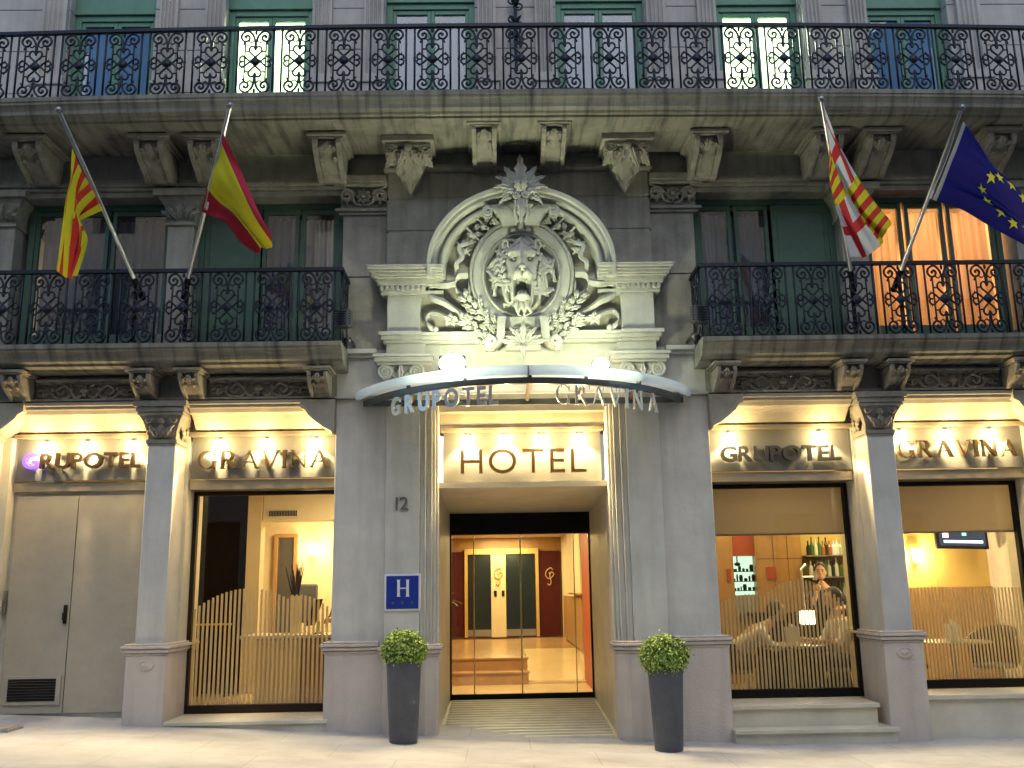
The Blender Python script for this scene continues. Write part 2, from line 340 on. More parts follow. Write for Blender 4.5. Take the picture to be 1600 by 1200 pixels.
# lower corbel
def corbel(w,d,z0,z1,name='corbel'):
    mb=MB(); h=z1-z0
    pr=[(0,z1-.16*h),(-d,z1-.16*h),(-d*.99,z1-.3*h),(-d*.93,z1-.45*h),(-d*.78,z1-.62*h),(-d*.6,z1-.76*h),(-d*.42,z1-.86*h),(-d*.34,z1-.95*h),(-d*.3,z0),(0,z0)]
    mb.prof([(q+(.045 if q<-.06 else 0),r_) for q,r_ in pr],-w*.225,w*.225)
    for sx in (-1,1): mb.prof([(a*1.035,b-.006*(a<-.01)) for a,b in pr],min(sx*w*.36,sx*w*.228),max(sx*w*.36,sx*w*.228))
    mb.box(-w*.42,w*.42,-d-.02,0,z1-.16*h,z1-.10*h); mb.box(-w*.5,w*.5,-d-.05,0,z1-.10*h,z1)
    lf=MB()
    for k,(x,z,an,L_,W_) in enumerate(((0,.50,-PI/2,.42,.10),(-.0,.22,PI/2,.2,.06),(-.03,.30,PI*.75,.16,.045),(.03,.30,PI*.25,.16,.045),(-.03,.42,PI*1.22,.2,.045),(.03,.42,-PI*.22,.2,.045),(-.03,.7,PI*1.25,.17,.04),(.03,.7,-PI*.25,.17,.04))):
        lf.leaf((x*w/.3,0,z*h),an,L_*h,W_*w*1.5,.035,0,3,14,.014)
    def mp(x,y,z):
        u=z/h # 0 top..1 bottom mapping along profile
        t=max(0,min(.999,(1-u) if False else u)); 
        zz=z1-.16*h-.76*h*(t); 
        # find profile y
        yy=-d*.4
        for i in range(1,len(pr)-2):
            if pr[i][1]>=zz>=pr[i+1][1]:
                q=(pr[i][1]-zz)/max(1e-6,pr[i][1]-pr[i+1][1]); yy=pr[i][0]+(pr[i+1][0]-pr[i][0])*q
        return (x*1.15,yy+y+.012,zz)
    lf.xf(mp)
    return mb,lf
mb,lf=corbel(.30,.33,3.84,4.12)
C0=P(mb,'corbel','carved',bevel=.004); P(lf,'leaf_carving','carved',C0,smooth='auto')
first=True
for s in (-1,1):
    for x in (2.21,3.585,4.10,5.47):
        o=C0 if first else copy_tree(C0,H); first=False; o.location=(s*x,0,0)
# relief scroll panels
def scroll_panel(w,h):
    mb=MB(); 
    for s in (-1,1):
        mb.tube(bez([(s*.02*w,0,-.1*h),(s*.09*w,-.02,-.38*h),(s*.16*w,-.02,.1*h),(s*.22*w,-.02,.32*h),(s*.29*w,-.02,.05*h),(s*.25*w,-.02,-.2*h),(s*.215*w,-.02,-.02*h)],6),[.018]*20+[.016]*10+[.012]*7,6)
        mb.tube(bez([(s*.12*w,-.01,-.1*h),(s*.2*w,-.02,-.42*h),(s*.3*w,-.02,-.35*h),(s*.36*w,-.02,0),(s*.42*w,-.02,.0),(s*.42*w,-.02,-.2*h),(s*.38*w,-.02,-.2*h)],6),[.017]*20+[.014]*10+[.01]*7,6)
        for (x,z,a,L_,W_) in ((.02,.3,.0,.13,.18),(.12,.1,PI*.3,.12,.16),(.2,-.2,-PI*.3,.1,.16),(.27,.2,PI*.15,.16,.14),(.30,-.1,-.1,.16,.16),(.36,.25,-.15,.13,.12),(.4,-.3,.2,.09,.14),(.08,-.35,PI*.8,.08,.14),(.16,.36,PI*.1,.14,.12),(.43,.1,-.5,.07,.15)):
            mb.leaf((s*x*w,-.005,z*h),a if s>0 else PI-a,L_*w,W_*h*.55,.03,.4*s,3,12,.01)
        mb.ell((s*.14*w,-.03,.12*h),.022,.02,.022); mb.ell((s*.33*w,-.03,.1*h),.02,.02,.02)
    mb.leaf((0,-.01,-.1*h),PI/2,.5*h,.16*h,.04,0,3); mb.leaf((0,-.01,.0),-PI/2,.42*h,.14*h,.04,0,3)
    mb.ell((0,-.04,.0),.05,.03,.03)
    return mb
RP=None
for s in (-1,1):
    for a,b in ((2.35,3.44),(4.25,5.33)):
        x0,x1=min(s*a,s*b),max(s*a,s*b)
        fr=MB().prof([(.02,4.075),(-.07,4.075),(-.065,4.05),(-.04,4.045),(-.035,4.02),(-.01,4.01),(.02,4.005)],x0,x1)
        fr.box(x0,x1,-.012,.028,3.87,4.004)
        P(fr,'frieze_panel','stone',bevel=.003)
        if RP is None: RP=P(scroll_panel(1.07,.2),'scroll_relief','carved',smooth='auto'); o=RP
        else: o=copy_tree(RP,H)
        o.location=((x0+x1)/2,-.018,3.945)
# ---- doorway head, sign wall
mb=MB(); mb.box(-.96,.96,.42,.8,3.52,3.83); mb.box(-1.2,1.2,.3,.9,3.72,4.3); P(mb,'door_lintel','beam',bevel=.004)
mb=MB(); mb.add([(-.96,.3,2.86),(.96,.3,2.86),(.96,2.5,2.735),(-.96,2.5,2.735),(-.96,.3,2.92),(.96,.3,2.92),(.96,2.5,3.0),(-.96,2.5,3.0)],[(0,3,2,1),(4,5,6,7),(0,1,5,4),(1,2,6,5),(2,3,7,6),(3,0,4,7)])
P(mb,'door_soffit','lime')
# threshold ramp with ribs
mb=MB(); mb.add([(-.95,-.09,.235),(.95,-.09,.2),(.95,2.45,.37),(-.95,2.45,.37),(-.95,-.09,0),(.95,-.09,0),(.95,2.45,0),(-.95,2.45,0)],[(0,1,2,3),(7,6,5,4),(0,4,5,1),(1,5,6,2),(2,6,7,3),(3,7,4,0)])
for k in range(16):
    y=.1+k*.145; z=.222+(y+.09)*(.37-.217)/2.54; mb.box(-.9,.9,y,y+.06,z-.02,z+.006+.012)
P(mb,'threshold','lime')
# sills and window steps
mb=MB(); mb.box(-3.745,-2.075,-.02,.62,.2,.435); mb.box(-3.76,-2.062,-.05,.62,.436,.475); P(mb,'window_sill','lime',bevel=.005,label='low limestone sill under the reception window')
mb=MB(); mb.box(2.10,3.64,.04,.62,.3,.485); mb.box(2.09,3.66,.0,.62,.486,.53); mb.box(2.10,3.76,-.13,.5,.0,.265); mb.box(2.09,3.78,-.17,.5,.266,.31); P(mb,'window_sill','lime',bevel=.005,label='two limestone steps below the cafe window')
mb=MB(); mb.box(4.10,5.8,.06,.62,-.1,.545); mb.box(4.10,5.85,.02,.62,.546,.595); P(mb,'window_sill','lime',bevel=.005,label='pale stone wall and sill below the far right window')
# band above windows
for (a,b) in ((-3.75,-2.09),(2.09,3.75),(4.22,5.72),(-5.72,-4.22)):
    P(MB().box(a,b,.40,.75,2.895,3.0),'window_head_band','frameband',bevel=.004)
# ---- service doors
D=P(MB().box(-5.72,-4.20,.46,.6,.35,2.895),'service_door_frame','wall')
M['door']=plain('grey_door_paint',(.42,.385,.31),.42,.1,.10)
for (a,b,lab) in ((-5.655,-4.975,'left leaf with a louvred grille'),(-4.965,-4.22,'right leaf')):
    P(MB().box(a,b,.425,.459,.53,2.85),'service_door','door',D,bevel=.004,label=lab)
gm=MB().box(-5.60,-5.0,.405,.424,.62,.92); P(gm,'grille_frame','door',D,bevel=.003)
gm=MB()
for k in range(8): z=.66+k*.029; gm.prof([(.402,z),(.396,z+.002),(.404,z+.012)],-5.56,-5.05)
for k in range(8): z=.673+k*.029; gm.box(-5.56,-5.05,.4035,.4045,z,z+.013)
P(gm,'grille','black',D)
P(MB().box(-5.03,-4.995,.395,.424,1.46,1.66).box(-5.025,-5.0,.36,.394,1.50,1.58),'door_handle','brown',D,bevel=.004)
P(MB().box(-5.70,-5.655,.40,.424,1.66,1.72).box(-5.68,-5.66,.39,.424,1.56,1.82),'hinge','steel',D)
# ------------------------------------------------------------------ shop windows
def wave(x,knots):
    for (a,za),(b,zb) in zip(knots,knots[1:]):
        if a<=x<=b: t=(x-a)/(b-a); t=t*t*(3-2*t) if False else t; return za+(zb-za)*t
    return None
def shop_window(x0,x1,z0,z1,mat,label,fw,bot,knots,pitch):
    W=P(MB().box(x0,x0+fw,.6,.68,z0,z1).box(x1-fw,x1,.6,.68,z0,z1).box(x0+fw,x1-fw,.6,.68,z1-fw,z1).box(x0+fw,x1-fw,.6,.68,z0,z0+bot),'shop_window',mat,bevel=.003,label=label)
    P(MB().box(x0+fw,x1-fw,.64,.648,z0+bot,z1-fw),'glass_pane','shopglass',W)
    mb=MB(); x=x0+fw+.01
    while x<x1-fw-.03:
        z=wave(x+.01,knots)
        if z: mb.box(x,x+pitch*.54,.634,.636,z0+bot+.004,z)
        x+=pitch
    P(mb,'frosted_stripes','stripe',W)
    return W
import math as _m
def arcs(lst,n=14):
    out=[]
    for (xa,xb,za,zp,zb) in lst:
        for i in range(n+1):
            t=i/n; 
            z=za*(1-t)**2+2*t*(1-t)*(2*zp-(za+zb)/2)+zb*t*t; out.append((xa+(xb-xa)*t,z))
    return out
shop_window(-3.745,-2.105,.478,2.89,'brown','dark brown framed shop window of the reception',.045,.085,arcs([(-3.72,-2.64,1.56,1.80,1.68),(-2.64,-2.1,1.72,1.69,1.50)]),.049)
shop_window(2.11,3.735,.533,2.885,'black','black framed cafe window with a beige blind, left of the right column',.045,.09,arcs([(2.12,2.72,1.50,1.64,1.62),(2.72,3.70,1.65,1.79,1.42)]),.044)
shop_window(4.225,5.70,.60,2.885,'black','black framed cafe window right of the right column',.045,.09,arcs([(4.2,5.0,1.66,1.70,1.67),(5.0,5.75,1.67,1.68,1.67)]),.040)
# ------------------------------------------------------------------ entrance door
E_=P(MB().box(-.93,.93,2.40,2.55,2.46,2.74).box(-.93,.93,2.42,2.5,.36,.44).box(-.93,-.905,2.42,2.5,.44,2.46).box(.905,.93,2.42,2.5,.44,2.46),'entrance_door','black',label='black framed sliding glass entrance door')
for a,b in ((-.9,-.62),(-.60,-.0),(.02,.70),(.71,.9)):
    P(MB().box(a,b,2.45,2.458,.442,2.458),'glass_pane','doorglass',E_)
P(MB().box(-.62,-.605,2.43,2.47,.44,2.47).box(-.008,.012,2.42,2.47,.44,2.53).box(.70,.712,2.43,2.47,.44,2.46),'door_stile','gold',E_)
# ------------------------------------------------------------------ portal surround
T=H
PO=P(MB().box(-1.52,1.52,.0,.5,4.1,5.34),'portal','stone',label='carved stone portal surround above the entrance')
for s in (-1,1):
    def bx(mb,a,b,*r): mb.box(min(s*a,s*b),max(s*a,s*b),*r)
    mb=MB(); 
    # capital: neck, volutes, leaves, abacus
    bx(mb,1.13,1.5,-.02,.2,4.04,4.07)
    for vx,cw in ((1.17,1),(1.5,-1)):
        mb.tube(spiral(s*vx,4.21,.085,.014,PI/2,2.1,34,-.12,cw*s),[.02]*20+[.016]*15,7)
        mb.lathe([(0,-.13),(.02,-.125),(.03,-.1)],(s*vx,0,4.21),12,'y')
        mb.lathe([(.0,-.10),(.085,-.10),(.085,.05)],(s*vx,0,4.21),20,'y')
    mb.leaf((s*1.335,-.1,4.09),PI/2,.22,.05,.05,0,3); mb.leaf((s*1.335,-.09,4.10),PI*.72,.2,.045,.03,.4,3); mb.leaf((s*1.335,-.09,4.10),PI*.28,.2,.045,.03,-.4,3)
    bx(mb,1.16,1.51,-.08,.05,4.13,4.28)
    mb.xf(lambda x,y,z:(x,y,z-.11)); P(mb,'capital','relief',PO,smooth='auto')
    mb=MB(); xa,xb=sorted((s*1.0,s*1.6))
    for z0,z1,y,e in ((4.285,4.31,-.15,0),(4.31,4.36,-.2,.02),(4.36,4.395,-.23,.035)): mb.box(xa-e,xb+e,y,.1,z0,z1)
    mb.box(*sorted((s*1.06,s*1.5)),-.1,.1,4.396,4.53); mb.xf(lambda x,y,z:(x,y,z-.11))
    P(mb,'abacus_block','relief',PO,bevel=.005)
    mb=MB(); bx(mb,1.12,1.49,-.12,.1,4.54,4.98); P(mb,'pedestal_block','relief',PO,bevel=.006)
    # dentil cornice
    mb=MB(); x0,x1=sorted((s*.86,s*1.62))
    for z0,z1,y,e in ((4.98,5.015,-.16,-.06),(5.07,5.10,-.20,-.03),(5.10,5.17,-.21,-.02),(5.17,5.20,-.25,.01),(5.20,5.25,-.28,.03),(5.25,5.285,-.31,.05),(5.29,5.34,-.34,.07),(5.34,5.36,-.35,.085)):
        lo,hi=(x0-e,x1) if s<0 else (x0,x1+e); mb.box(lo,hi,y,.1,z0,z1)
    for k in range(9): 
        x=s*(1.07+k*.057); mb.box(min(x,x+s*.034),max(x,x+s*.034),-.195,0,5.018,5.068)
    bx(mb,1.06,1.56,-.16,.1,5.015,5.07)
    mb.xf(lambda x,y,z:(x,y,z if z<5.1 else 5.10+(z-5.10)*.62)); P(mb,'dentil_cornice','relief',PO,bevel=.003)
# full width mouldings
mb=MB(); 
for z0,z1,y in ((4.47,4.50,-.10),(4.50,4.545,-.14),(4.545,4.585,-.17)): mb.box(-1.53+(y+.17)*-.5*0,1.53,y,.1,z0,z1)
for s in (-1,1):
    for z0,z1,y,e in ((4.472,4.502,-.13,.03),(4.502,4.547,-.18,.05),(4.547,4.587,-.215,.075)): mb.box(min(s*1.1,s*(1.5+e)),max(s*1.1,s*(1.5+e)),y,.1,z0,z1)
mb.xf(lambda x,y,z:(x,y,z-.048)); P(mb,'string_course','relief',PO,bevel=.004)
mb=MB(); mb.box(-1.5,1.5,-.03,.1,4.12,4.42); P(mb,'architrave','relief',PO,bevel=.004)
# arch hood
prf=[(0,.02),(0,-.16),(.02,-.22),(.035,-.24),(.06,-.24),(.065,-.205),(.095,-.19),(.115,-.25),(.125,-.30),(.16,-.30),(.17,-.34),(.205,-.35),(.215,-.35),(.215,.02)]
rings=[]; path=[]
for k in range(5): path.append((-.845,5.13+.14*k/4 ,-1,0))
for i in range(1,40): a=PI-PI*i/40; path.append((.845*cos(a),5.27+.70*sin(a),cos(a),sin(a)))
for k in range(5): path.append((.845,5.27-.14*k/4,1,0))
for x,z,nx,nz in path: rings.append([(x+nx*r*.93+.01,y,z+nz*r) for r,y in prf])
P(MB().path(rings),'arch_hood','relief',PO,smooth='auto')
# medallion ring
CX,CZ=.015,5.19
mb=MB().lathe([(.38,-.03),(.40,-.10),(.425,-.14),(.445,-.12),(.455,-.135),(.50,-.165),(.535,-.165),(.55,-.145),(.56,-.17),(.585,-.16),(.60,-.11),(.60,.0)],(CX,0,CZ),64,'y',1,1.14)
mb.lathe([(0,-.01),(.2,-.015),(.33,-.03),(.40,-.06)],(CX,0,CZ),64,'y',1,1.14)
P(mb,'medallion_ring','relief',PO,smooth='auto')
# lion head relief
def lion():
    nx,nz=86,120; x0,x1,z0,z1=-.24,.24,-.38,.33
    def dome(u,v,cx,cz,rx,rz,base,h):
        q=1-((u-cx)/rx)**2-((v-cz)/rz)**2
        return base+h*math.sqrt(q) if q>0 else -1
    def ht(u,v):
        a=abs(u); ds=[0.0]
        ds.append(dome(a,v,0,.10,.185,.19,.0,.23)); ds.append(dome(a,v,.085,-.03,.10,.17,.05,.15))
        ds.append(dome(a,v,.0,.03,.06,.2,.14,.15)); ds.append(dome(a,v,.075,.125,.075,.035,.17,.09))
        ds.append(dome(a,v,.045,-.085,.062,.055,.17,.15)); ds.append(dome(a,v,.0,-.04,.048,.036,.25,.09))
        ds.append(dome(a,v,.092,-.17,.036,.15,.06,.15)); ds.append(dome(a,v,.0,-.285,.085,.05,.08,.2))
        ds.append(dome(a,v,.13,.06,.07,.09,.06,.12))
        k=55; m=max(ds); h=math.log(sum(math.exp(k*(d-m)) for d in ds if d>-.5))/k+m
        # sockets
        h-=.06*math.exp(-(((a-.078)/.032)**2+((v-.075)/.024)**2)); h=max(h,dome(a,v,.078,.075,.027,.017,.13,.07))
        h-=.02*math.exp(-((a-.0)/.012)**2)*(1 if v>.05 else 0)*.6
        h-=.03*math.exp(-(((a-.022)/.009)**2+((v+.055)/.008)**2))   # nostrils
        h-=.03*math.exp(-((a/.007)**2))*(1 if -.12<v<-.07 else 0)
        # mouth cavity
        wz=.066-.10*max(0,abs(v+.185)-.05)
        if -.255<v<-.115:
            e=max(0,min(1,(wz-a)/.012))*max(0,min(1,(-.115-v)/.015))*max(0,min(1,(v+.255)/.015)); h=h*(1-e)+.03*e
            h=max(h,dome(a,v,0,-.235,.04,.055,.03,.14)*1)
        return h
    V=[];F=[]
    for j in range(nz):
        v=z0+(z1-z0)*j/(nz-1)
        for i in range(nx):
            u=x0+(x1-x0)*i/(nx-1); V.append((u,-ht(u,v),v))
    for j in range(nz-1):
        for i in range(nx-1):
            q=(j*nx+i,j*nx+i+1,(j+1)*nx+i+1,(j+1)*nx+i)
            if sum(-V[k][1] for k in q)/4>.012: F.append(q)
    mb=MB().add(V,F)
    # fangs
    for s in (-1,1):
        mb.tube([(s*.043,-.20,-.11),(s*.042,-.2,-.165)],[.013,.002],7); mb.tube([(s*.04,-.17,-.255),(s*.038,-.17,-.215)],[.011,.002],7)
        # ears
        mb.ell((s*.155,-.10,.215),.045,.035,.052); mb.tube(bez([(s*.13,-.14,.19),(s*.145,-.16,.25),(s*.185,-.15,.255),(s*.195,-.12,.2)],5),.013,6)
    for k in range(-3,4): mb.tube([(k*.011,-.205,-.118),(k*.011,-.205,-.132)],[.006,.003],5)
    return mb
LM=lion().xf(lambda x,y,z:(x*1.08+CX,y*1.2-.06,z*1.24+CZ+.05))
P(LM,'lion_head','relief',PO,smooth=True)
mb=MB()
rnd=random.Random(3)
for s in (-1,1):
    for k in range(17):
        a=PI/2-s*0+ (-s)*(0.16+k*.155)  # from top round to below
        r0=.165; L_=.185+.03*sin(k*2.1); pts=[]; rr=[]
        ex=1.0; ph=rnd.random()*2
        for i in range(11):
            u=i/10; rad=r0+L_*u; aa=a+ .17*sin(u*5+ph+k)*(.4+u)*1.0
            pts.append((CX+cos(aa)*rad*ex,-.19+.07*u*u-.02*sin(u*PI),CZ+.03+sin(aa)*rad*1.16)); rr.append(.034*(1-.5*u)+.003)
        mb.tube(pts,rr,7)
        tip=pts[-1]; mb.tube(spiral(tip[0],tip[2],.022,.006,a,1.1,9,tip[1],s if k%2 else -s),[.012]*6+[.007]*4,6)
    for k in range(9):
        a=PI/2-s*(.3+k*.27); pts=[];rr=[]
        for i in range(8):
            u=i/7; rad=.19+.08*u; aa=a+.12*sin(u*6+k); pts.append((CX+cos(aa)*rad,-.25+.05*u,CZ+.06+sin(aa)*rad*1.2)); rr.append(.028*(1-.6*u)+.003)
        mb.tube(pts,rr,7)
for (dx,tp,c) in ((0,.36,1),(-.045,.33,-1),(.045,.33,1),(-.02,.31,1)):
    mb.tube(bez([(CX+dx*.5,-.22,CZ+.25),(CX+dx+.03*c,-.26,CZ+.31),(CX+dx-.03*c,-.25,CZ+.37),(CX+dx+.01,-.2,CZ+tp+.07)],6),[.026]*8+[.02]*6+[.01]*5,7)
# beard
for dx,c in ((-.06,-1),(-.03,1),(0,-1),(.03,1),(.06,-1)):
    mb.tube(bez([(CX+dx*.8,-.27,CZ-.33),(CX+dx+.015*c,-.29,CZ-.40),(CX+dx*1.2-.018*c,-.27,CZ-.47),(CX+dx*.7+.01*c,-.24,CZ-.54+abs(dx)*.7)],5),[.024]*6+[.02]*5+[.008]*5,7)
P(mb,'lion_mane','relief',PO,smooth=True)
# acanthus plume and top scrolls
mb=MB()
pz=6.13
for (dx,an,L_,W_,cu,y) in ((0,PI/2,.50,.10,0,-.36),(-.03,PI*.56,.40,.09,.45,-.34),(.03,PI*.44,.40,.09,-.45,-.34),(-.05,PI*.63,.34,.07,.75,-.35),(.05,PI*.37,.34,.07,-.75,-.35),(-.06,PI*.71,.28,.06,1.1,-.36),(.06,PI*.29,.28,.06,-1.1,-.36),(-.03,PI*.80,.20,.05,1.3,-.37),(.03,PI*.20,.20,.05,-1.3,-.37),(-.05,PI*1.06,.22,.05,.5,-.34),(.05,-PI*.06,.22,.05,-.5,-.34),(0,-PI/2,.36,.07,0,-.38),(-.03,-PI*.56,.22,.05,.3,-.36),(.03,-PI*.44,.22,.05,-.3,-.36),(-.02,PI*.55,.22,.055,0,-.40),(.02,PI*.45,.22,.055,0,-.40)):
    mb.leaf((CX+dx,y,pz-.08),an,L_,W_,.06,cu,4)
for s in (-1,1):
    mb.tube(spiral(CX+s*.05,pz-.10,.04,.01,0,1.4,16,-.42,s),[.016]*17,7)
    mb.tube(bez([(CX+s*.04,-.38,pz-.12),(CX+s*.06,-.36,pz-.3),(CX+s*.03,-.32,pz-.38)],6),[.03]*8+[.02]*5,7)
    # C scroll brackets at the top of the ring
    mb.path([[(CX+s*(x-w*.5),-.30+d,z) ,(CX+s*(x+w*.5),-.30+d,z+.0),(CX+s*(x+w*.5),-.1,z),(CX+s*(x-w*.5),-.1,z)] for x,z,w,d in ((.13,5.76,.16,.04),(.15,5.83,.17,.02),(.19,5.90,.18,.0),(.245,5.955,.17,0),(.31,5.97,.14,.01),(.36,5.95,.11,.02))])
    mb.tube(spiral(CX+s*.37,5.89,.055,.012,PI/2,1.7,22,-.31,-s),[.02]*23,7)
    mb.tube(spiral(CX+s*.37,5.89,.055,.012,PI/2,1.7,22,-.22,-s),[.02]*23,7)
P(mb,'acanthus_plume','relief',PO,smooth='auto')
# trophies between arch and ring, ribbons, branches, lower cartouche
mb=MB()
for s in (-1,1):
    def Q(x,z): return CX+s*x
    for a0 in range(0,14):
        a=R(12+a0*5.2); r=.70; x=cos(a)*r*.99; z=CZ+.06+sin(a)*r*.95
        mb.leaf((CX+s*x,-.12,z),(a+PI/2+.6*(1 if a0%2 else -1)) if s>0 else PI-(a+PI/2+.6*(1 if a0%2 else -1)),.13,.038,.05,.3*s,3,12)
    for a in (R(20),R(38),R(52),R(64)):
        r=.69; x=cos(a)*r; z=CZ+.06+sin(a)*r*.95; mb.ell((CX+s*x,-.16,z),.035,.035,.035)
        mb.tube([(CX+s*(x-.07),-.15,z-.05),(CX+s*(x+.07),-.19,z+.09)],.012,6)
    mb.tube(bez([(CX+s*.71,-.13,CZ+.0),(CX+s*.73,-.2,CZ+.12),(CX+s*.66,-.2,CZ+.2),(CX+s*.70,-.2,CZ+.32),(CX+s*.6,-.2,CZ+.36)],6),.026,7,.5)
    # ribbon bands around ring sides
    for (pts,rr) in (
        ([( .60,.02),(.72,-.02),(.74,-.14),(.66,-.23),(.58,-.20),(.60,-.12)],.045),
        ([( .74,-.08),(.86,-.12),(1.0,-.10),(1.055,-.19),(.98,-.27),(.86,-.33),(.74,-.40),(.62,-.46)],.042),
        ([( .72,-.52),(.84,-.50),(.93,-.44),(1.03,-.42),(1.07,-.52),(1.03,-.60),(.97,-.62)],.034)):
        pl=bez([(CX+s*x,-.13-.05*sin(i*1.7),CZ+z) for i,(x,z) in enumerate(pts)],7)
        mb.path([[ (p.x,p.y-.012,p.z+rr),(p.x,p.y-.045,p.z+rr*.1),(p.x,p.y-.02,p.z-rr),(p.x,p.y+.03,p.z-rr*.9),(p.x,p.y+.03,p.z+rr*.9)] for p in pl])
    mb.ell((CX+s*.965,-.16,CZ-.625),.035,.03,.035)
    # branches of leaves from the bottom centre
    for (path_,n_,L_,W_) in ((([(.22,-.62),(.40,-.52),(.55,-.38),(.66,-.24)]),13,.14,.042),(([(.2,-.68),(.40,-.66),(.56,-.60),(.70,-.50)]),11,.13,.04),(([(.3,-.56),(.46,-.42),(.5,-.32)]),7,.12,.036),(([(.24,-.72),(.38,-.74),(.5,-.73)]),6,.12,.036)):
        pl=bez([(CX+s*x,-.14,CZ+z) for x,z in path_],10); mb.tube(pl,.014,6)
        for i in range(n_):
            p=pl[int(i*(len(pl)-1)/n_)]; q=pl[min(len(pl)-1,int(i*(len(pl)-1)/n_)+2)]; an=math.atan2(q.z-p.z,q.x-p.x)
            mb.leaf((p.x,-.15,p.z),an+(.75 if i%2 else -.75),L_,W_,.05,(-.5 if i%2 else .5),3,12)
    for (fx,fz) in ((.80,-.52),(.62,-.52)):
        for k in range(5):
            mb.leaf((CX+s*fx,-.17,CZ+fz),R(90+72*k),.085,.036,.03,0,0,8)
        mb.ell((CX+s*fx,-.205,CZ+fz),.02,.02,.02)
P(mb,'garland','relief',PO,smooth='auto')
mb=MB()
for s in (-1,1):
    pl=bez([(CX+s*.23,-.22,CZ-.50),(CX+s*.24,-.25,CZ-.62),(CX+s*.25,-.27,CZ-.74),(CX+s*.31,-.28,CZ-.82),(CX+s*.37,-.28,CZ-.86)],6)
    mb.path([[(p.x-.045*1,p.y,p.z),(p.x+.045,p.y,p.z),(p.x+.045,-.05,p.z-.0),(p.x-.045,-.05,p.z)] for p in pl])
    mb.tube(spiral(CX+s*.35,CZ-.80,.065,.012,-PI/2,1.6,22,-.28,s),[.022]*23,7); mb.tube(spiral(CX+s*.35,CZ-.80,.065,.012,-PI/2,1.6,22,-.17,s),[.022]*23,7)
mb.box(CX-.24,CX+.24,-.19,0,CZ-.62,CZ-.50); mb.box(CX-.19,CX+.19,-.12,0,CZ-.86,CZ-.6)
for (dx,an,L_,W_,cu) in ((0,PI/2,.27,.05,0),(-.02,PI*.62,.24,.045,.5),(.02,PI*.38,.24,.045,-.5),(-.03,PI*.78,.2,.04,.4),(.03,PI*.22,.2,.04,-.4),(-.03,PI*.98,.26,.045,-.3),(.03,.02*PI,.26,.045,.3),(-.02,PI*1.08,.17,.04,-.3),(.02,-.08*PI,.17,.04,.3),(0,-PI/2,.17,.05,0)):
    mb.leaf((CX+dx,-.26,CZ-.83),an,L_,W_,.05,cu,4)
P(mb,'cartouche','relief',PO,smooth='auto')
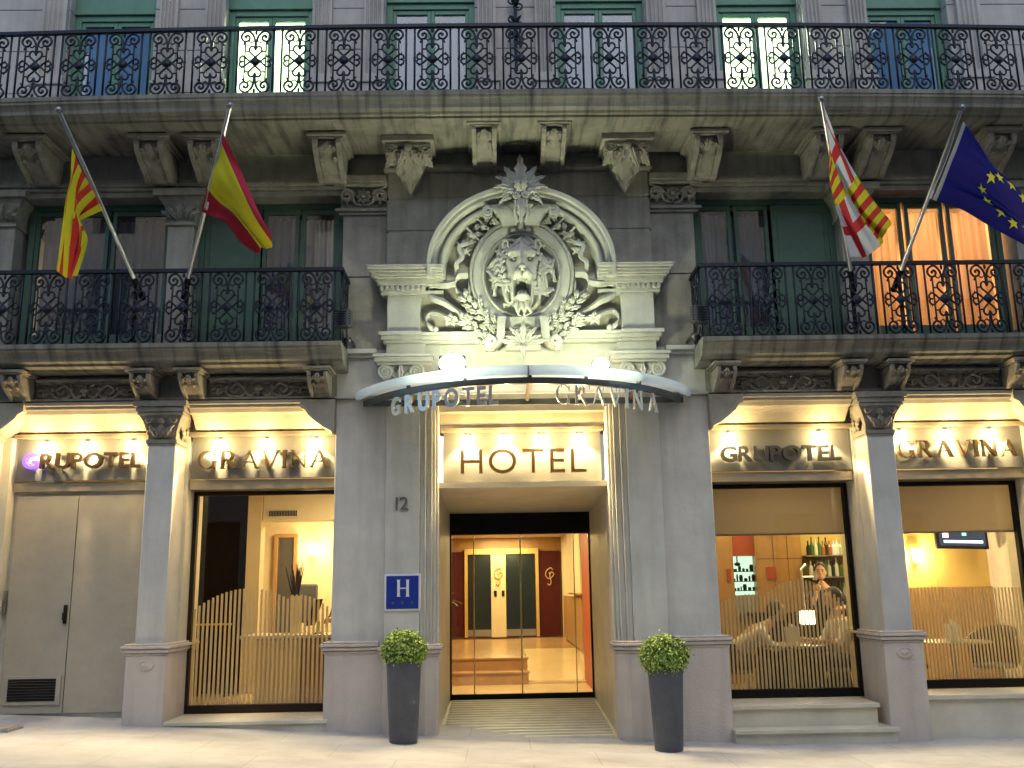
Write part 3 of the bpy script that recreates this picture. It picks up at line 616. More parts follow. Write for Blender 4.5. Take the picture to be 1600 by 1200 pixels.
# ------------------------------------------------------------------ first floor wall
mb=MB()
for z0,z1 in ((5.342,5.765),(5.785,6.17),(6.19,6.50)): mb.box(-1.52,1.52,.0,.6,z0,z1)
P(mb,'wall','stone',bevel=.012,label='rusticated stone wall behind the arch')
P(MB().box(-1.50,1.50,.012,.6,5.345,6.5),'wall_joint','stone')
P(MB().prof([(.1,6.5),(-.06,6.5),(-.07,6.53),(-.04,6.55),(-.04,6.58),(.1,6.58)],-1.56,1.56),'string_course','stone',bevel=.003)
PC=None
for s in (-1,1):
    def bx(mb,a,b,*r): mb.box(min(s*a,s*b),max(s*a,s*b),*r)
    mb=MB(); bx(mb,1.522,2.03,.06,.6,4.396,5.25); bx(mb,1.522,2.03,.06,.6,5.262,6.02); P(mb,'wall','stone',bevel=.006)
    P(MB().box(min(s*1.505,s*2.09),max(s*1.505,s*2.09),.0,.5,3.836,3.86),'string_course','wall',bevel=.003)
    mb=MB()
    for z0,z1,y in ((4.30,4.34,.01),(4.34,4.393,-.02)): bx(mb,1.62,2.08,y,.5,z0,z1)
    P(mb,'string_course','wall',bevel=.003)
    # carved frieze capital
    mb=MB(); bx(mb,1.522,2.08,.03,.5,6.0,6.035); bx(mb,1.522,2.12,.0,.5,6.035,6.07)
    bx(mb,1.522,2.06,.05,.5,6.07,6.38); bx(mb,1.522,2.16,-.09,.5,6.36,6.44); bx(mb,1.522,2.13,-.05,.5,6.33,6.358)
    P(mb,'capital','stone',bevel=.004)
    mb=MB(); cxx=s*1.79
    for k in range(8): mb.leaf((cxx,.03,6.21),R(90+45*k),.12,.036,.04,0,3,12)
    mb.ell((cxx,-.02,6.21),.03,.03,.03)
    for q in (-1,1):
        mb.tube(spiral(cxx+q*.19,6.22,.08,.02,PI if q>0 else 0,1.5,20,.0,-q),[.022]*21,7)
        for k in range(4): mb.leaf((cxx+q*.19,.02,6.2),R(-150+60*k),.1,.03,.03,0,3,10)
        mb.tube(bez([(cxx+q*.02,0,6.1),(cxx+q*.1,-.01,6.13),(cxx+q*.14,0,6.26),(cxx+q*.24,-.01,6.32)],5),.014,6)
    P(mb,'rosette_relief','stone',smooth='auto')
    # entablature below the upper balcony
    mb=MB(); bx(mb,1.53,6.6,.06,.6,6.44,6.80); 
    P(mb,'wall','stone')
    mb=MB(); bx(mb,2.0,6.6,-.02,.6,6.30,6.34); bx(mb,2.0,6.6,-.05,.6,6.34,6.38); bx(mb,2.17,6.6,-.0,.6,6.40,6.44); bx(mb,2.0,6.6,.02,.6,6.235,6.298);
    P(mb,'architrave','stone',bevel=.004)
    # pilasters between windows with carved capitals
    for px_ in (3.89,5.93):
        mb=MB(); bx(mb,px_-.15,px_+.15,.06,.5,4.3,5.94); bx(mb,px_-.19,px_+.19,.02,.5,4.3,4.6)
        p_=P(mb,'pilaster','stone',bevel=.006)
        rings=[]
        for z,e,y in ((5.93,.16,.05),(6.0,.16,.04),(6.12,.19,.02),(6.22,.25,-.03)): rings.append([(s*px_-e,y,z),(s*px_+e,y,z),(s*px_+e,.5,z),(s*px_-e,.5,z)])
        mb=MB().path(rings); mb.box(s*px_-.17,s*px_+.17,.03,.5,5.90,5.93); mb.box(s*px_-.3,s*px_+.3,-.08,.055,6.222,6.30)
        for (dx,an,L_,W_) in ((0,PI/2,.22,.05),(-.05,PI*.7,.2,.045),(.05,PI*.3,.2,.045),(-.1,PI*.8,.16,.04),(.1,PI*.2,.16,.04)): mb.leaf((s*px_+dx,.02,5.97),an,L_,W_,.06,0,3)
        P(mb,'capital','stone',p_,smooth='auto')
# upper corbels
mb,lf=corbel(.44,.56,6.34,6.72)
U0=P(mb,'corbel','carved',bevel=.005); P(lf,'leaf_carving','carved',U0,smooth='auto'); U0.location=(-2.13,0,0)
for x in (2.12,-3.5,3.47,-4.09,4.06,-5.42,5.42): o=copy_tree(U0,H); o.location=(x,0,0)
mb,lf=corbel(.38,.74,6.47,6.74)
V0=P(mb,'corbel','carved',bevel=.005); P(lf,'leaf_carving','carved',V0,smooth='auto'); V0.location=(-.385,0,0)
o=copy_tree(V0,H); o.location=(.385,0,0)
for x in (-1.24,1.22):
    mb=MB(); mb.box(x-.29,x+.29,-.5,.0,6.66,6.73); mb.box(x-.25,x+.25,-.45,.0,6.615,6.655)
    mb.path([[(x-e,-y,z),(x+e,-y,z),(x+e,.01,z),(x-e,.01,z)] for z,e,y in ((6.61,.22,.40),(6.52,.19,.36),(6.42,.13,.26),(6.3,.06,.12),(6.22,.02,.03))])
    o=P(mb,'corbel','carved',bevel=.004,label='broad acanthus corbel')
    lm=MB()
    for (dx,an,L_,W_,cu,y) in ((0,-PI/2,.40,.12,0,-.43),(-.09,-PI*.54,.30,.10,.5,-.4),(.09,-PI*.46,.30,.10,-.5,-.4),(-.17,-PI*.56,.18,.08,-.9,-.4),(.17,-PI*.44,.18,.08,.9,-.4),(-.05,-PI*.52,.2,.06,-.9,-.45),(.05,-PI*.48,.2,.06,.9,-.45),(-.12,PI*.75,.14,.05,1.2,-.42),(.12,PI*.25,.14,.05,-1.2,-.42)):
        lm.leaf((x+dx,y,6.58),an,L_,W_,.03,cu,4)
    lm.xf(lambda X,Y,Z:(X,Y+max(0,(6.56-Z))*.85,Z)); lm.ell((x,-.46,6.6),.05,.04,.05)
    for q in (-1,1): lm.tube(spiral(x+q*.2,6.58,.05,.01,0,1.5,16,-.44,q),.014,6)
    P(lm,'leaf_carving','carved',o,smooth='auto')
# ------------------------------------------------------------------ french windows
def french(x0,x1,z0,z1,y,cols,mat='green',fr=.07,label=None,transom=None,curt=None,rods=None,lock=True):
    """cols: list of (xa,xb,kind) panes"""
    mb=MB().box(x0,x0+fr,y,y+.09,z0,z1).box(x1-fr,x1,y,y+.09,z0,z1).box(x0+fr,x1-fr,y,y+.09,z1-fr,z1)
    W=P(mb,'french_window',mat,bevel=.004,label=label)
    for (a,b,kind) in cols:
        f=.045
        if kind=='solid':
            P(MB().box(a,b,y+.012,y+.05,z0,z1-fr).box(a+.06,b-.06,y+.004,y+.03,z0+1.1,z1-fr-.1),'shutter',mat,W,bevel=.006); continue
        lf=P(MB().box(a,a+f,y+.02,y+.07,z0,z1-fr-.002).box(b-f,b,y+.02,y+.07,z0,z1-fr-.002).box(a+f,b-f,y+.02,y+.07,z1-fr-.06,z1-fr-.002).box(a+f,b-f,y+.02,y+.07,z0,z0+.35),'sash',mat,W,bevel=.004)
        P(MB().box(a+f,b-f,y+.04,y+.046,z0+.35,z1-fr-.06),'pane','glass',W)
        if kind:
            cu=MB(); n=int((b-a)/.012); rings=[]
            for i in range(n+1):
                x=a+(b-a)*i/n; yy=y+.22+.022*sin(x*55+3*sin(x*7))+.01*sin(x*131); rings.append([(x,yy,z0+.02),(x,yy+.003,z1-fr-.05)])
            cu.path(rings,close=False); P(cu,'curtain',kind,W,smooth=True)
    return W
Z0=6.96
# second floor
for (a,b,z1,kind,lab,ins) in ((-5.35,-4.33,8.66,'curtain','unlit green french window at the far left of the upper floor',0),(-3.49,-2.45,8.72,None,'lit green french window left of centre on the upper floor',1),(-1.57,-.49,8.8,'curtain','unlit green french window just left of the centre line',0),(.49,1.57,8.8,'curtain','unlit green french window just right of the centre line',0),(2.44,3.47,8.74,None,'lit green french window right of centre on the upper floor',1),(4.27,5.27,8.68,'curtain','unlit green french window at the far right of the upper floor',0)):
    m=(a+b)/2
    french(a,b,Z0,z1,.15,[(a+.075,m-.0,kind),(m+.002,b-.075,kind)],'green',.075,lab)
    P(MB().box(a,b,.12,.3,z1+.002,9.6),'window_head','green',bevel=.004)
    if ins:
        rm=MB(); rm.box(a-.3,b+.3,2.3,2.32,Z0,9.4); rm.box(a-.32,a-.3,.35,2.3,Z0,9.4); rm.box(b+.3,b+.32,.35,2.3,Z0,9.4); rm.box(a-.3,b+.3,.35,2.3,9.0,9.02)
        P(rm,'lit_room','roomwhite')
        light('room_lamp','AREA',(m,1.2,8.95),190,(.86,1.0,.56),None,1.0,(m,1.2,0))
    else:
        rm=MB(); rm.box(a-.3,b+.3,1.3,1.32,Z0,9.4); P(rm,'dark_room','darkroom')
# second floor wall
for a,b in ((-.49,.49),(1.57,2.44),(3.47,4.27),(-2.45,-1.57),(-4.33,-3.49),(5.27,6.6),(-6.6,-5.35)):
    mb=MB(); z=Z0-.1
    for z2 in (7.55,8.1,8.65,9.2,9.8): mb.box(a,b,.0,.34,z,z2-.008); z=z2
    mb.box(a+.012,b-.012,.012,.36,Z0-.1,9.8)
    P(mb,'wall','stone_up',bevel=.005,label='pale stone wall of the upper floor')
def fluted(x0,x1):
    mb=MB(); n=4; w_=(x1-x0); pts=[]; 
    xs_=[x0]
    ring=[(x0,-.0),(x0,-.07)]
    for k in range(n):
        a=x0+w_*(.1+.2*k); 
        for q in range(7): t=q/6; ring.append((a+w_*.16*t,-.07+.028*sin(PI*t)))
    ring+=[(x1,-.07),(x1,0)]
    mb.path([[(x,y,7.72) for x,y in ring],[(x,y,9.7) for x,y in ring]])
    p=P(mb,'fluted_pilaster','stone_up')
    mb=MB().box(x0-.03,x1+.03,-.10,0,6.96,7.60).box(x0-.05,x1+.05,-.12,0,7.602,7.64).box(x0-.035,x1+.035,-.105,0,7.642,7.72).box(x0+.02,x1-.02,-.115,-.1,7.05,7.5)
    P(mb,'pedestal','stone_up',p,bevel=.006)
for s in (-1,1):
    for a,b in ((.235,.455),(1.58,1.815),(2.20,2.425),(3.475,3.71),(4.04,4.255),(5.36,5.65)):
        fluted(min(s*a,s*b),max(s*a,s*b))
# first floor windows
G='green_d'; zt=6.24; zb=4.32
french(-5.72,-4.06,zb,zt,.25,[(-5.65,-4.80,'curtain'),(-4.76,-4.10,'curtain')],G,.07,'dark green french window behind the striped flag')
french(-3.74,-2.06,zb,zt,.25,[(-3.67,-3.02,'solid'),(-3.0,-2.58,'curtain'),(-2.55,-2.13,'curtain')],G,.07,'green french window with a closed left shutter')
french(2.06,3.74,zb,zt,.25,[(2.12,2.52,'curtain'),(2.56,2.96,'curtain'),(3.0,3.67,'solid')],G,.07,'green french window with a closed right shutter')
WO=french(4.06,5.72,zb,zt,.25,[(4.12,4.56,'curtain_o'),(4.60,5.06,'curtain_o'),(5.10,5.65,'curtain_o')],G,.06,'green french window lit orange from inside')
rm=MB(); rm.box(4.0,5.8,2.3,2.32,zb,6.6).box(3.95,4.0,.45,2.3,zb,6.6).box(5.8,5.85,.45,2.3,zb,6.6).box(4,5.8,.4,2.3,6.6,6.62); P(rm,'lit_room','cream')
light('room_lamp','AREA',(4.9,1.2,6.5),38,(1.,.56,.26),None,1.2,(4.9,1.0,0))
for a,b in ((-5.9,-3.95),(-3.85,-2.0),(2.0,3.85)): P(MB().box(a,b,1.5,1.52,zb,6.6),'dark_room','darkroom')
P(MB().box(-6.6,6.6,.36,4.5,6.62,6.95),'floor_slab','darkroom')
P(MB().box(-6.6,-2.07,.36,4.5,4.15,4.31).box(2.07,6.6,.36,4.5,4.15,4.31),'floor_slab','darkroom')
P(MB().box(-6.6,6.6,.345,3,9.9,10.0),'floor_slab','darkroom')
# ------------------------------------------------------------------ balconies
def panel_mesh(h=.84):
    mb=MB(); k=.00096; kz=h/805; r=.0075
    def T(pts,rr=r): mb.tube([(x*k,0,h-z*kz) for x,z in pts],rr*1.5,5)
    def TB(pts,rr=r,n=5): 
        q=bez([(x*k,0,h-z*kz) for x,z in pts],n); mb.tube(q,rr*1.5,5)
    for s in (-1,1):
        T([(s*202,0),(s*202,805)],.008)
        for z in (385,400,415): mb.ell((s*202*k,0,h-z*kz),.017,.014,.006,7,4)
        for z in (30,775): mb.ell((s*202*k,0,h-z*kz),.015,.013,.012,7,4)
        for m in (0,1):
            Z=(lambda z:z) if m==0 else (lambda z:805-z)
            TB([(s*3,Z(215)),(s*8,Z(150)),(s*30,Z(75)),(s*85,Z(22)),(s*145,Z(45)),(s*165,Z(100)),(s*130,Z(148)),(s*85,Z(138)),(s*70,Z(98)),(s*95,Z(75)),(s*118,Z(92)),(s*105,Z(108))],.0085)
            T([(s*118,Z(150)),(s*118,Z(402))],.0065)
            TB([(s*20,Z(140)),(s*50,Z(165)),(s*80,Z(145))],.005,4); T([(s*118,Z(150)),(s*140,Z(195))],.006)
            # heart lobes
            TB([(0,Z(262)),(s*10,Z(228)),(s*40,Z(212)),(s*66,Z(235)),(s*68,Z(275)),(s*40,Z(310)),(0,Z(348)),(-s*55,Z(402))],.0075,4)
            T([(s*68,Z(275)),(s*118,Z(275))],.006)
            # side hearts
            TB([(-s*0,Z(348)),(s*55,Z(400)),(s*105,Z(448)),(s*140,Z(470)),(s*172,Z(448)),(s*172,Z(415)),(s*150,Z(402))],.0075,4)
        mb.ell((s*140*k,0,h-402*kz),.014,.009,.012,6,4)
        mb.ell((s*150*k,0,h-330*kz),.008,.008,.02,6,4); mb.ell((s*150*k,0,h-475*kz),.008,.008,.02,6,4)
    for Z in (235,570): mb.ell((0,0,h-Z*kz),.020,.012,.028,7,5)
    for Z in (40,765): mb.ell((0,0,h-Z*kz),.016,.010,.03,6,4)
    d=58; mb.add([(0,-.012,h-(402-d)*kz),(d*k,-.012,h-402*kz),(0,-.012,h-(402+d)*kz),(-d*k,-.012,h-402*kz),(0,.012,h-(402-d)*kz),(d*k,.012,h-402*kz),(0,.012,h-(402+d)*kz),(-d*k,.012,h-402*kz)],[(0,1,2,3),(7,6,5,4),(0,4,5,1),(1,5,6,2),(2,6,7,3),(3,7,4,0)])
    return mb
def balcony(name,loc,label,fy,x0,x1,zt,zr0,zr1,centers,slabprof,yl,ends):
    T_=thing(name,loc,label,'balcony',None)
    n=28; xs=[x0+(x1-x0)*i/n for i in range(n+1)]
    mb=MB().path([[(x,fy(x)+dy if dy is not None else yl,z) for dy,z in slabprof] for x in xs]); mb.build('slab','slab',T_,bevel=.0)
    if ends:
        # returned end of moulding is the capped profile itself
        pass
    rl=MB(); off=.07
    for z,h,w_ in ((zr1-.022,.02,.024),(zr0+.03,.012,.014)):
        rl.path([[(x,fy(x)+off-w_,z-h),(x,fy(x)+off+w_,z-h),(x,fy(x)+off+w_,z+h),(x,fy(x)+off-w_,z+h)] for x in xs])
        for e,xe in ends:
            rl.box(xe-w_,xe+w_,fy(xe)+off,.0+.05,z-h,z+h)
    rl.build('handrail','iron',T_,bevel=.002)
    pm_=panel_mesh(zr1-zr0-.07).xf(lambda x,y,z:(x,y,z+zr0+.035))
    base=None
    def place(x,y,rz):
        nonlocal base
        if base is None: 
            m2=MB(); m2.v=[(a+loc[0],b+loc[1],c+loc[2]-loc[2]) for a,b,c in pm_.v]; m2.f=pm_.f
            m2.v=[(a,b,c) for a,b,c in m2.v]
            base=m2.build('railing_panel','iron',T_,smooth=True); o=base
        else: o=base.copy(); COL.objects.link(o); o.parent=T_
        o.location=(x-loc[0],y-loc[1],0); o.rotation_euler.z=rz
    for x in centers: place(x,fy(x)+off,0)
    for e,xe in ends: 
        place(xe,fy(xe)+off+.25,PI/2)
    return T_
fyu=lambda x:-.90-.12*(1-min(1,(x/5.8)**2))
up=[(.0,6.985),(-.0,6.94),(.012,6.93),(.012,6.905),(.03,6.89),(.055,6.85),(.06,6.81),(.11,6.79),(.12,6.765),(.16,6.76),(.16,6.735),(None,6.735),(None,6.96),(.2,6.96)]
balcony('balcony',(0,-.9,6.735),'long stone balcony with ornate iron railing running across the top of the facade',fyu,-6.6,6.6,0,6.97,7.81,[.028+.481*k for k in range(-13,14) if abs(k*.481)<6.3],up,.0,[])
# fascia drip stains are in the slab material
lo=[(0,4.36),(0,4.315),(.02,4.305),(.02,4.285),(.05,4.26),(.085,4.225),(.09,4.19),(.15,4.175),(.16,4.15),(.28,4.145),(.30,4.122),(None,4.122),(None,4.34)]
fyl=lambda x:-.50
for s,lab in ((-1,'lower stone balcony with ornate iron railing left of the portal, flag poles behind it'),(1,'lower stone balcony with ornate iron railing right of the portal, before the orange window')):
    x0,x1=(-6.6,-1.93) if s<0 else (1.93,6.6)
    balcony('balcony',(s*4.2,-.5,4.122),lab,fyl,x0,x1,0,4.335,5.205,[s*(2.215+.4805*k) for k in range(0,9)],lo,.03,[(s,s*1.955)])
    # end cornice return face is part of the slab profile
P(MB().box(-1.529,1.529,.06,.6,6.581,6.80),'wall','stone')
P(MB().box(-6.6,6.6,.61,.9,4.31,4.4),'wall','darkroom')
# iron scroll ornament at the very top
mb=MB(); mb.tube([(.0,-.08,7.75),(.0,-.08,8.9)],.02,8)
for z in (8.15,8.35,8.6): mb.tube(spiral(.04,z,.06,.015,PI,1.3,16,-.09),.012,6); mb.tube(spiral(-.04,z+.08,.06,.015,0,1.3,16,-.09,-1),.012,6); mb.leaf((0,-.1,z),R(60),.14,.03,.03); mb.leaf((0,-.1,z),R(120),.14,.03,.03)
tag(mb.build('iron_bracket','iron',smooth='auto'),'dark wrought iron ornament hanging on the upper wall above the portal','wall ornament')
# ------------------------------------------------------------------ flag poles and flags
poles={'cat':((-4.17,-.42,5.05),(-4.54,-1.7,6.411)),'esp':((-3.62,-.42,5.05),(-2.868,-1.7,6.445)),'bcn':((3.62,-.42,5.05),(2.981,-1.7,6.464)),'eu':((4.15,-.42,5.05),(4.382,-1.7,6.361))}
plab={'cat':'steel flag pole leaning left, carrying the yellow and red striped flag','esp':'steel flag pole carrying the red and yellow flag','bcn':'steel flag pole carrying the white flag with red crosses','eu':'steel flag pole leaning right, carrying the blue flag with stars'}
for k,(b,t) in poles.items():
    r=thing('flag_pole',b,plab[k],'flag pole','flag poles on the lower balconies'); b=Vector(b); t=Vector(t); d=(t-b).normalized()
    MB().tube([b-d*.12,b+(t-b)*.5,t],[.024,.022,.020],12).build('pole','chrome',r,smooth='auto')
    MB().ell(t,.034,.034,.034,12,8).build('finial','steel',r,smooth=True)
    mb=MB().tube([b-d*.2,b+d*.06],.032,12); mb.box(b.x-.018,b.x+.018,b.y-.0,b.y+.03,4.4,b.z-.02); mb.build('bracket','black',r,smooth='auto')
    c=b+d*.95*(1 if k!='cat' else .55); mb=MB().tube([c-d*.03+Vector((.012,0,-.03)),c+d*.06+Vector((.012,0,-.03))],.014,6)
    mb.tube(bez([c+Vector((.01,0,-.03)),c+(t-c)*.5+Vector((.03,0,-.02)),t-d*.03],4),.004,4); mb.build('cord','white',r)
FG={'cat':[[(-4.486,-1.467,6.118),(-4.5,-1.467,5.898),(-4.524,-1.467,5.653),(-4.516,-1.467,5.251),(-4.517,-1.467,4.824)],[(-4.455,-1.355,5.992),(-4.49,-1.355,5.792),(-4.513,-1.355,5.532),(-4.52,-1.355,5.228),(-4.525,-1.355,4.83)],[(-4.417,-1.242,5.883),(-4.512,-1.242,5.703),(-4.511,-1.242,5.442),(-4.524,-1.242,5.217),(-4.539,-1.242,4.848)],[(-4.378,-1.129,5.772),(-4.539,-1.129,5.585),(-4.493,-1.129,5.411),(-4.489,-1.129,5.205),(-4.54,-1.129,4.886)],[(-4.33,-1.016,5.65),(-4.555,-1.016,5.505),(-4.496,-1.016,5.428),(-4.466,-1.016,5.295),(-4.549,-1.016,4.945)]],'esp':[[(-2.979,-1.538,6.241),(-2.867,-1.538,6.013),(-2.713,-1.538,5.672),(-2.563,-1.538,5.348),(-2.429,-1.538,5.109)],[(-3.052,-1.399,6.138),(-2.971,-1.399,5.929),(-2.816,-1.399,5.611),(-2.652,-1.399,5.312),(-2.493,-1.399,5.102)],[(-3.148,-1.26,5.974),(-3.056,-1.26,5.813),(-2.911,-1.26,5.603),(-2.745,-1.26,5.341),(-2.564,-1.26,5.121)],[(-3.239,-1.121,5.806),(-3.129,-1.121,5.685),(-2.986,-1.121,5.572),(-2.835,-1.121,5.396),(-2.65,-1.121,5.153)],[(-3.325,-0.982,5.64),(-3.189,-0.982,5.561),(-3.047,-0.982,5.482),(-2.906,-0.982,5.298),(-2.744,-0.982,5.184)]],'bcn':[[(3.01,-1.676,6.407),(3.127,-1.676,6.06),(3.281,-1.676,5.671),(3.428,-1.676,5.362),(3.551,-1.676,5.149)],[(3.048,-1.597,6.309),(3.135,-1.597,5.983),(3.255,-1.597,5.62),(3.385,-1.597,5.315),(3.532,-1.597,5.081)],[(3.08,-1.518,6.224),(3.124,-1.518,5.911),(3.227,-1.518,5.553),(3.345,-1.518,5.248),(3.491,-1.518,4.979)],[(3.113,-1.439,6.145),(3.133,-1.439,5.851),(3.191,-1.439,5.485),(3.28,-1.439,5.192),(3.375,-1.439,4.91)],[(3.146,-1.36,6.057),(3.14,-1.36,5.762),(3.16,-1.36,5.471),(3.193,-1.36,5.197),(3.238,-1.36,4.913)]],'eu':[[(4.414,-1.632,6.244),(4.604,-1.632,5.952),(4.774,-1.632,5.677),(4.955,-1.632,5.405),(5.199,-1.632,5.149)],[(4.395,-1.489,6.108),(4.607,-1.489,5.862),(4.802,-1.489,5.604),(5.013,-1.489,5.343),(5.275,-1.489,5.097)],[(4.367,-1.346,5.967),(4.606,-1.346,5.754),(4.829,-1.346,5.542),(5.065,-1.346,5.292),(5.35,-1.346,5.043)],[(4.337,-1.203,5.814),(4.61,-1.203,5.641),(4.865,-1.203,5.449),(5.116,-1.203,5.237),(5.427,-1.203,4.999)],[(4.297,-1.06,5.657),(4.607,-1.06,5.539),(4.889,-1.06,5.366),(5.167,-1.06,5.18),(5.504,-1.06,4.953)]]}

def nodes_flag(name,rule):
    m,t,p=mk(name); L=t.links.new; uv=N(t,'ShaderNodeUVMap'); sp=N(t,'ShaderNodeSeparateXYZ'); L(uv.outputs[0],sp.inputs[0]); c=rule(t,L,sp.outputs[0],sp.outputs[1]); L(c,p.inputs['Base Color']); p.inputs['Roughness'].default_value=.75
    tl=N(t,'ShaderNodeBsdfTranslucent'); L(c,tl.inputs[0]); mx=N(t,'ShaderNodeMixShader'); mx.inputs[0].default_value=.35; o=[n for n in t.nodes if n.type=='OUTPUT_MATERIAL'][0]
    L(p.outputs[0],mx.inputs[1]); L(tl.outputs[0],mx.inputs[2]); L(mx.outputs[0],o.inputs[0]); return m
def ramp(t,L,src,stops):
    r=N(t,'ShaderNodeValToRGB'); r.color_ramp.interpolation='CONSTANT'; e=r.color_ramp.elements
    while len(e)>1: e.remove(e[-1])
    e[0].position=0; e[0].color=(*stops[0][1],1)
    for p_,c in stops[1:]: q=e.new(p_); q.color=(*c,1)
    L(src,r.inputs[0]); return r.outputs[0]
YE=(.70,.64,.02); RE=(.62,.03,.03); WH=(.72,.72,.74)
def r_cat(t,L,u,v): return ramp(t,L,u,[(i/9,YE if i%2==0 else RE) for i in range(9)])
def r_esp(t,L,u,v): return ramp(t,L,u,[(0,(.50,.015,.05)),(.13,YE),(.72,(.42,.01,.03))])
def mix(t,L,f,a,b):
    m=N(t,'ShaderNodeMix',data_type='RGBA'); L(f,m.inputs[0])
    for i,x in ((6,a),(7,b)):
        if isinstance(x,tuple): m.inputs[i].default_value=(*x,1)
        else: L(x,m.inputs[i])
    return m.outputs[2]
def r_bcn(t,L,u,v):
    def ma(op,a,b=None,c=None):
        n=N(t,'ShaderNodeMath',operation=op)
        for i,x in enumerate((a,b,c)):
            if x is None: continue
            if isinstance(x,(int,float)): n.inputs[i].default_value=x
            else: L(x,n.inputs[i])
        return n.outputs[0]
    fu=ma('FRACT',ma('MULTIPLY',u,2)); fv=ma('FRACT',ma('MULTIPLY',v,2))
    cu=ma('LESS_THAN',ma('ABSOLUTE',ma('SUBTRACT',fu,.5)),.11); cv=ma('LESS_THAN',ma('ABSOLUTE',ma('SUBTRACT',fv,.5)),.09)
    cross=mix(t,L,ma('MAXIMUM',cu,cv),WH,RE)
    st=ramp(t,L,fv,[(i/9,YE if i%2==0 else RE) for i in range(9)])
    hu=ma('GREATER_THAN',u,.5); hv=ma('GREATER_THAN',v,.5); x=ma('ABSOLUTE',ma('SUBTRACT',hu,hv))
    return mix(t,L,x,cross,st)
def r_eu(t,L,u,v): return ramp(t,L,v,[(0,(.55,.57,.62)),(.028,(.012,.012,.30))])
def cm(a,b,c,d,t): return .5*((2*b)+(c-a)*t+(2*a-5*b+4*c-d)*t*t+(3*b-a-3*c+d)*t**3)
def surf(A,u,v,fold):
    def row(r,x):
        x=max(0,min(3.9999,x*4)); j=int(x); g=lambda q: Vector(r[max(0,min(4,q))]) if 0<=q<=4 else (2*Vector(r[0])-Vector(r[1]) if q<0 else 2*Vector(r[4])-Vector(r[3]))
        return cm(g(j-1),g(j),g(j+1),g(j+2),x-j)
    rows=[row(r,v) for r in A]; p=row(rows,u)
    p.y+=fold[0]*sin(u*fold[1]+v*fold[2])*min(1,v*3)+fold[0]*.4*sin(u*fold[1]*2.3+v*2+1)*min(1,v*3); return p
flab={'cat':('red and yellow striped flag hanging limp from the far left pole',(.055,17,3),r_cat),'esp':('red and yellow flag with three bands, blown to the right',(.05,9,5),r_esp),'bcn':('white flag with red crosses and red and yellow bars',(.045,14,4),r_bcn),'eu':('blue flag with a ring of yellow stars at the far right',(.05,12,4),r_eu)}
for k,(lab,fold,rule) in flab.items():
    A=FG[k]; nu,nv=48,60; V=[];UV=[]
    for i in range(nu+1):
        for j in range(nv+1): V.append(surf(A,i/nu,j/nv,fold)); UV.append((i/nu,j/nv))
    F=[(i*(nv+1)+j,i*(nv+1)+j+1,(i+1)*(nv+1)+j+1,(i+1)*(nv+1)+j) for i in range(nu) for j in range(nv)]
    b=FG[k][0][0]; r=thing('flag',b,lab,'flag','flags above the lower balconies')
    ORG_=b; me=bpy.data.meshes.new('cloth'); me.from_pydata([(p.x-b[0],p.y-b[1],p.z-b[2]) for p in V],[],F); ul=me.uv_layers.new(name='UVMap')
    for l in me.loops: ul.data[l.index].uv=UV[l.vertex_index]
    me.polygons.foreach_set('use_smooth',[True]*len(F)); me.materials.append(nodes_flag('flag_cloth_'+{'cat':'striped','esp':'banded','bcn':'crosses','eu':'stars'}[k],rule))
    o=bpy.data.objects.new('cloth',me); COL.objects.link(o); o.parent=r; so_=o.modifiers.new('thickness','SOLIDIFY'); so_.thickness=.003
    if k=='eu':
        M['star']=plain('yellow_star',(.62,.66,.03),.7,0,0)
        for q in range(12):
            an=R(30*q+20); cu_,cv_=.45+.33*cos(an),.60-.25*sin(an); mb=MB(); ring=[]
            for z in range(10):
                rr=(.075 if z%2==0 else .031); aa=R(36*z); ring.append((cu_+rr*cos(aa),cv_+rr*.72*sin(aa)))
            vs=[surf(A,cu_,cv_,fold)]+[surf(A,a_,b_,fold) for a_,b_ in ring]
            mb.add([(p.x-.006,p.y-.02,p.z-.012) for p in vs]+[(p.x+.006,p.y+.02,p.z+.012) for p in vs],[(0,i,i%10+1) for i in range(1,11)]+[(11,i%10+12,i+11) for i in range(1,11)])
            mb.build('star','star',r)
# ------------------------------------------------------------------ canopy
CN=thing('canopy',(0.015,0,3.78),'curved glass and steel canopy over the hotel entrance','canopy')
def cy(x): # chord half width 1.76 depth 1.15
    c=1.76; d=1.12; Rr=(c*c+d*d)/(2*d); return -(math.sqrt(max(0,Rr*Rr-x*x))-(Rr-d))
def arcr(ext,n=40):
    c=1.76; d=1.12; Rr=(c*c+d*d)/(2*d); a0=math.asin(c/Rr); out=[]
    for i in range(n+1):
        a=-a0+2*a0*i/n; out.append((0.015+(Rr+ext)*sin(a),-((Rr+ext)*cos(a)-(Rr-d))))
    return out
mb=MB(); mb.path([[(x,y,z) for (x,y),z in zip((p,q,q,p),(3.735,3.735,3.80,3.80))] for p,q in zip(arcr(0),arcr(-.05))])
mb.box(-1.75,1.78,-.03,-.002,3.735,3.80); mb.build('steel_channel','dchannel',CN,bevel=.004)
mb=MB(); o_=arcr(.10); i_=arcr(-.02); mb.path([[(p[0],p[1]+.015,3.81),(p[0],p[1],3.83),(p[0],p[1]-.004,3.86),(p[0],p[1]+.01,3.89),(p[0]*.985,p[1]+.035,3.905),(q[0],q[1],3.91),(q[0],q[1],3.84),(p[0]*.985,p[1]+.04,3.805)] for p,q in zip(o_,i_)])
mb.build('canopy_edge','rim',CN,smooth='auto',bevel=0)
mb=MB(); a=arcr(-.02); n=len(a)
mb.path([[(x,y,3.86),(x,min(0.0,-.005),3.86),(x,min(0.0,-.005),3.872),(x,y,3.872)] for x,y in a]); mb.build('glass_roof','canopyglass',CN)
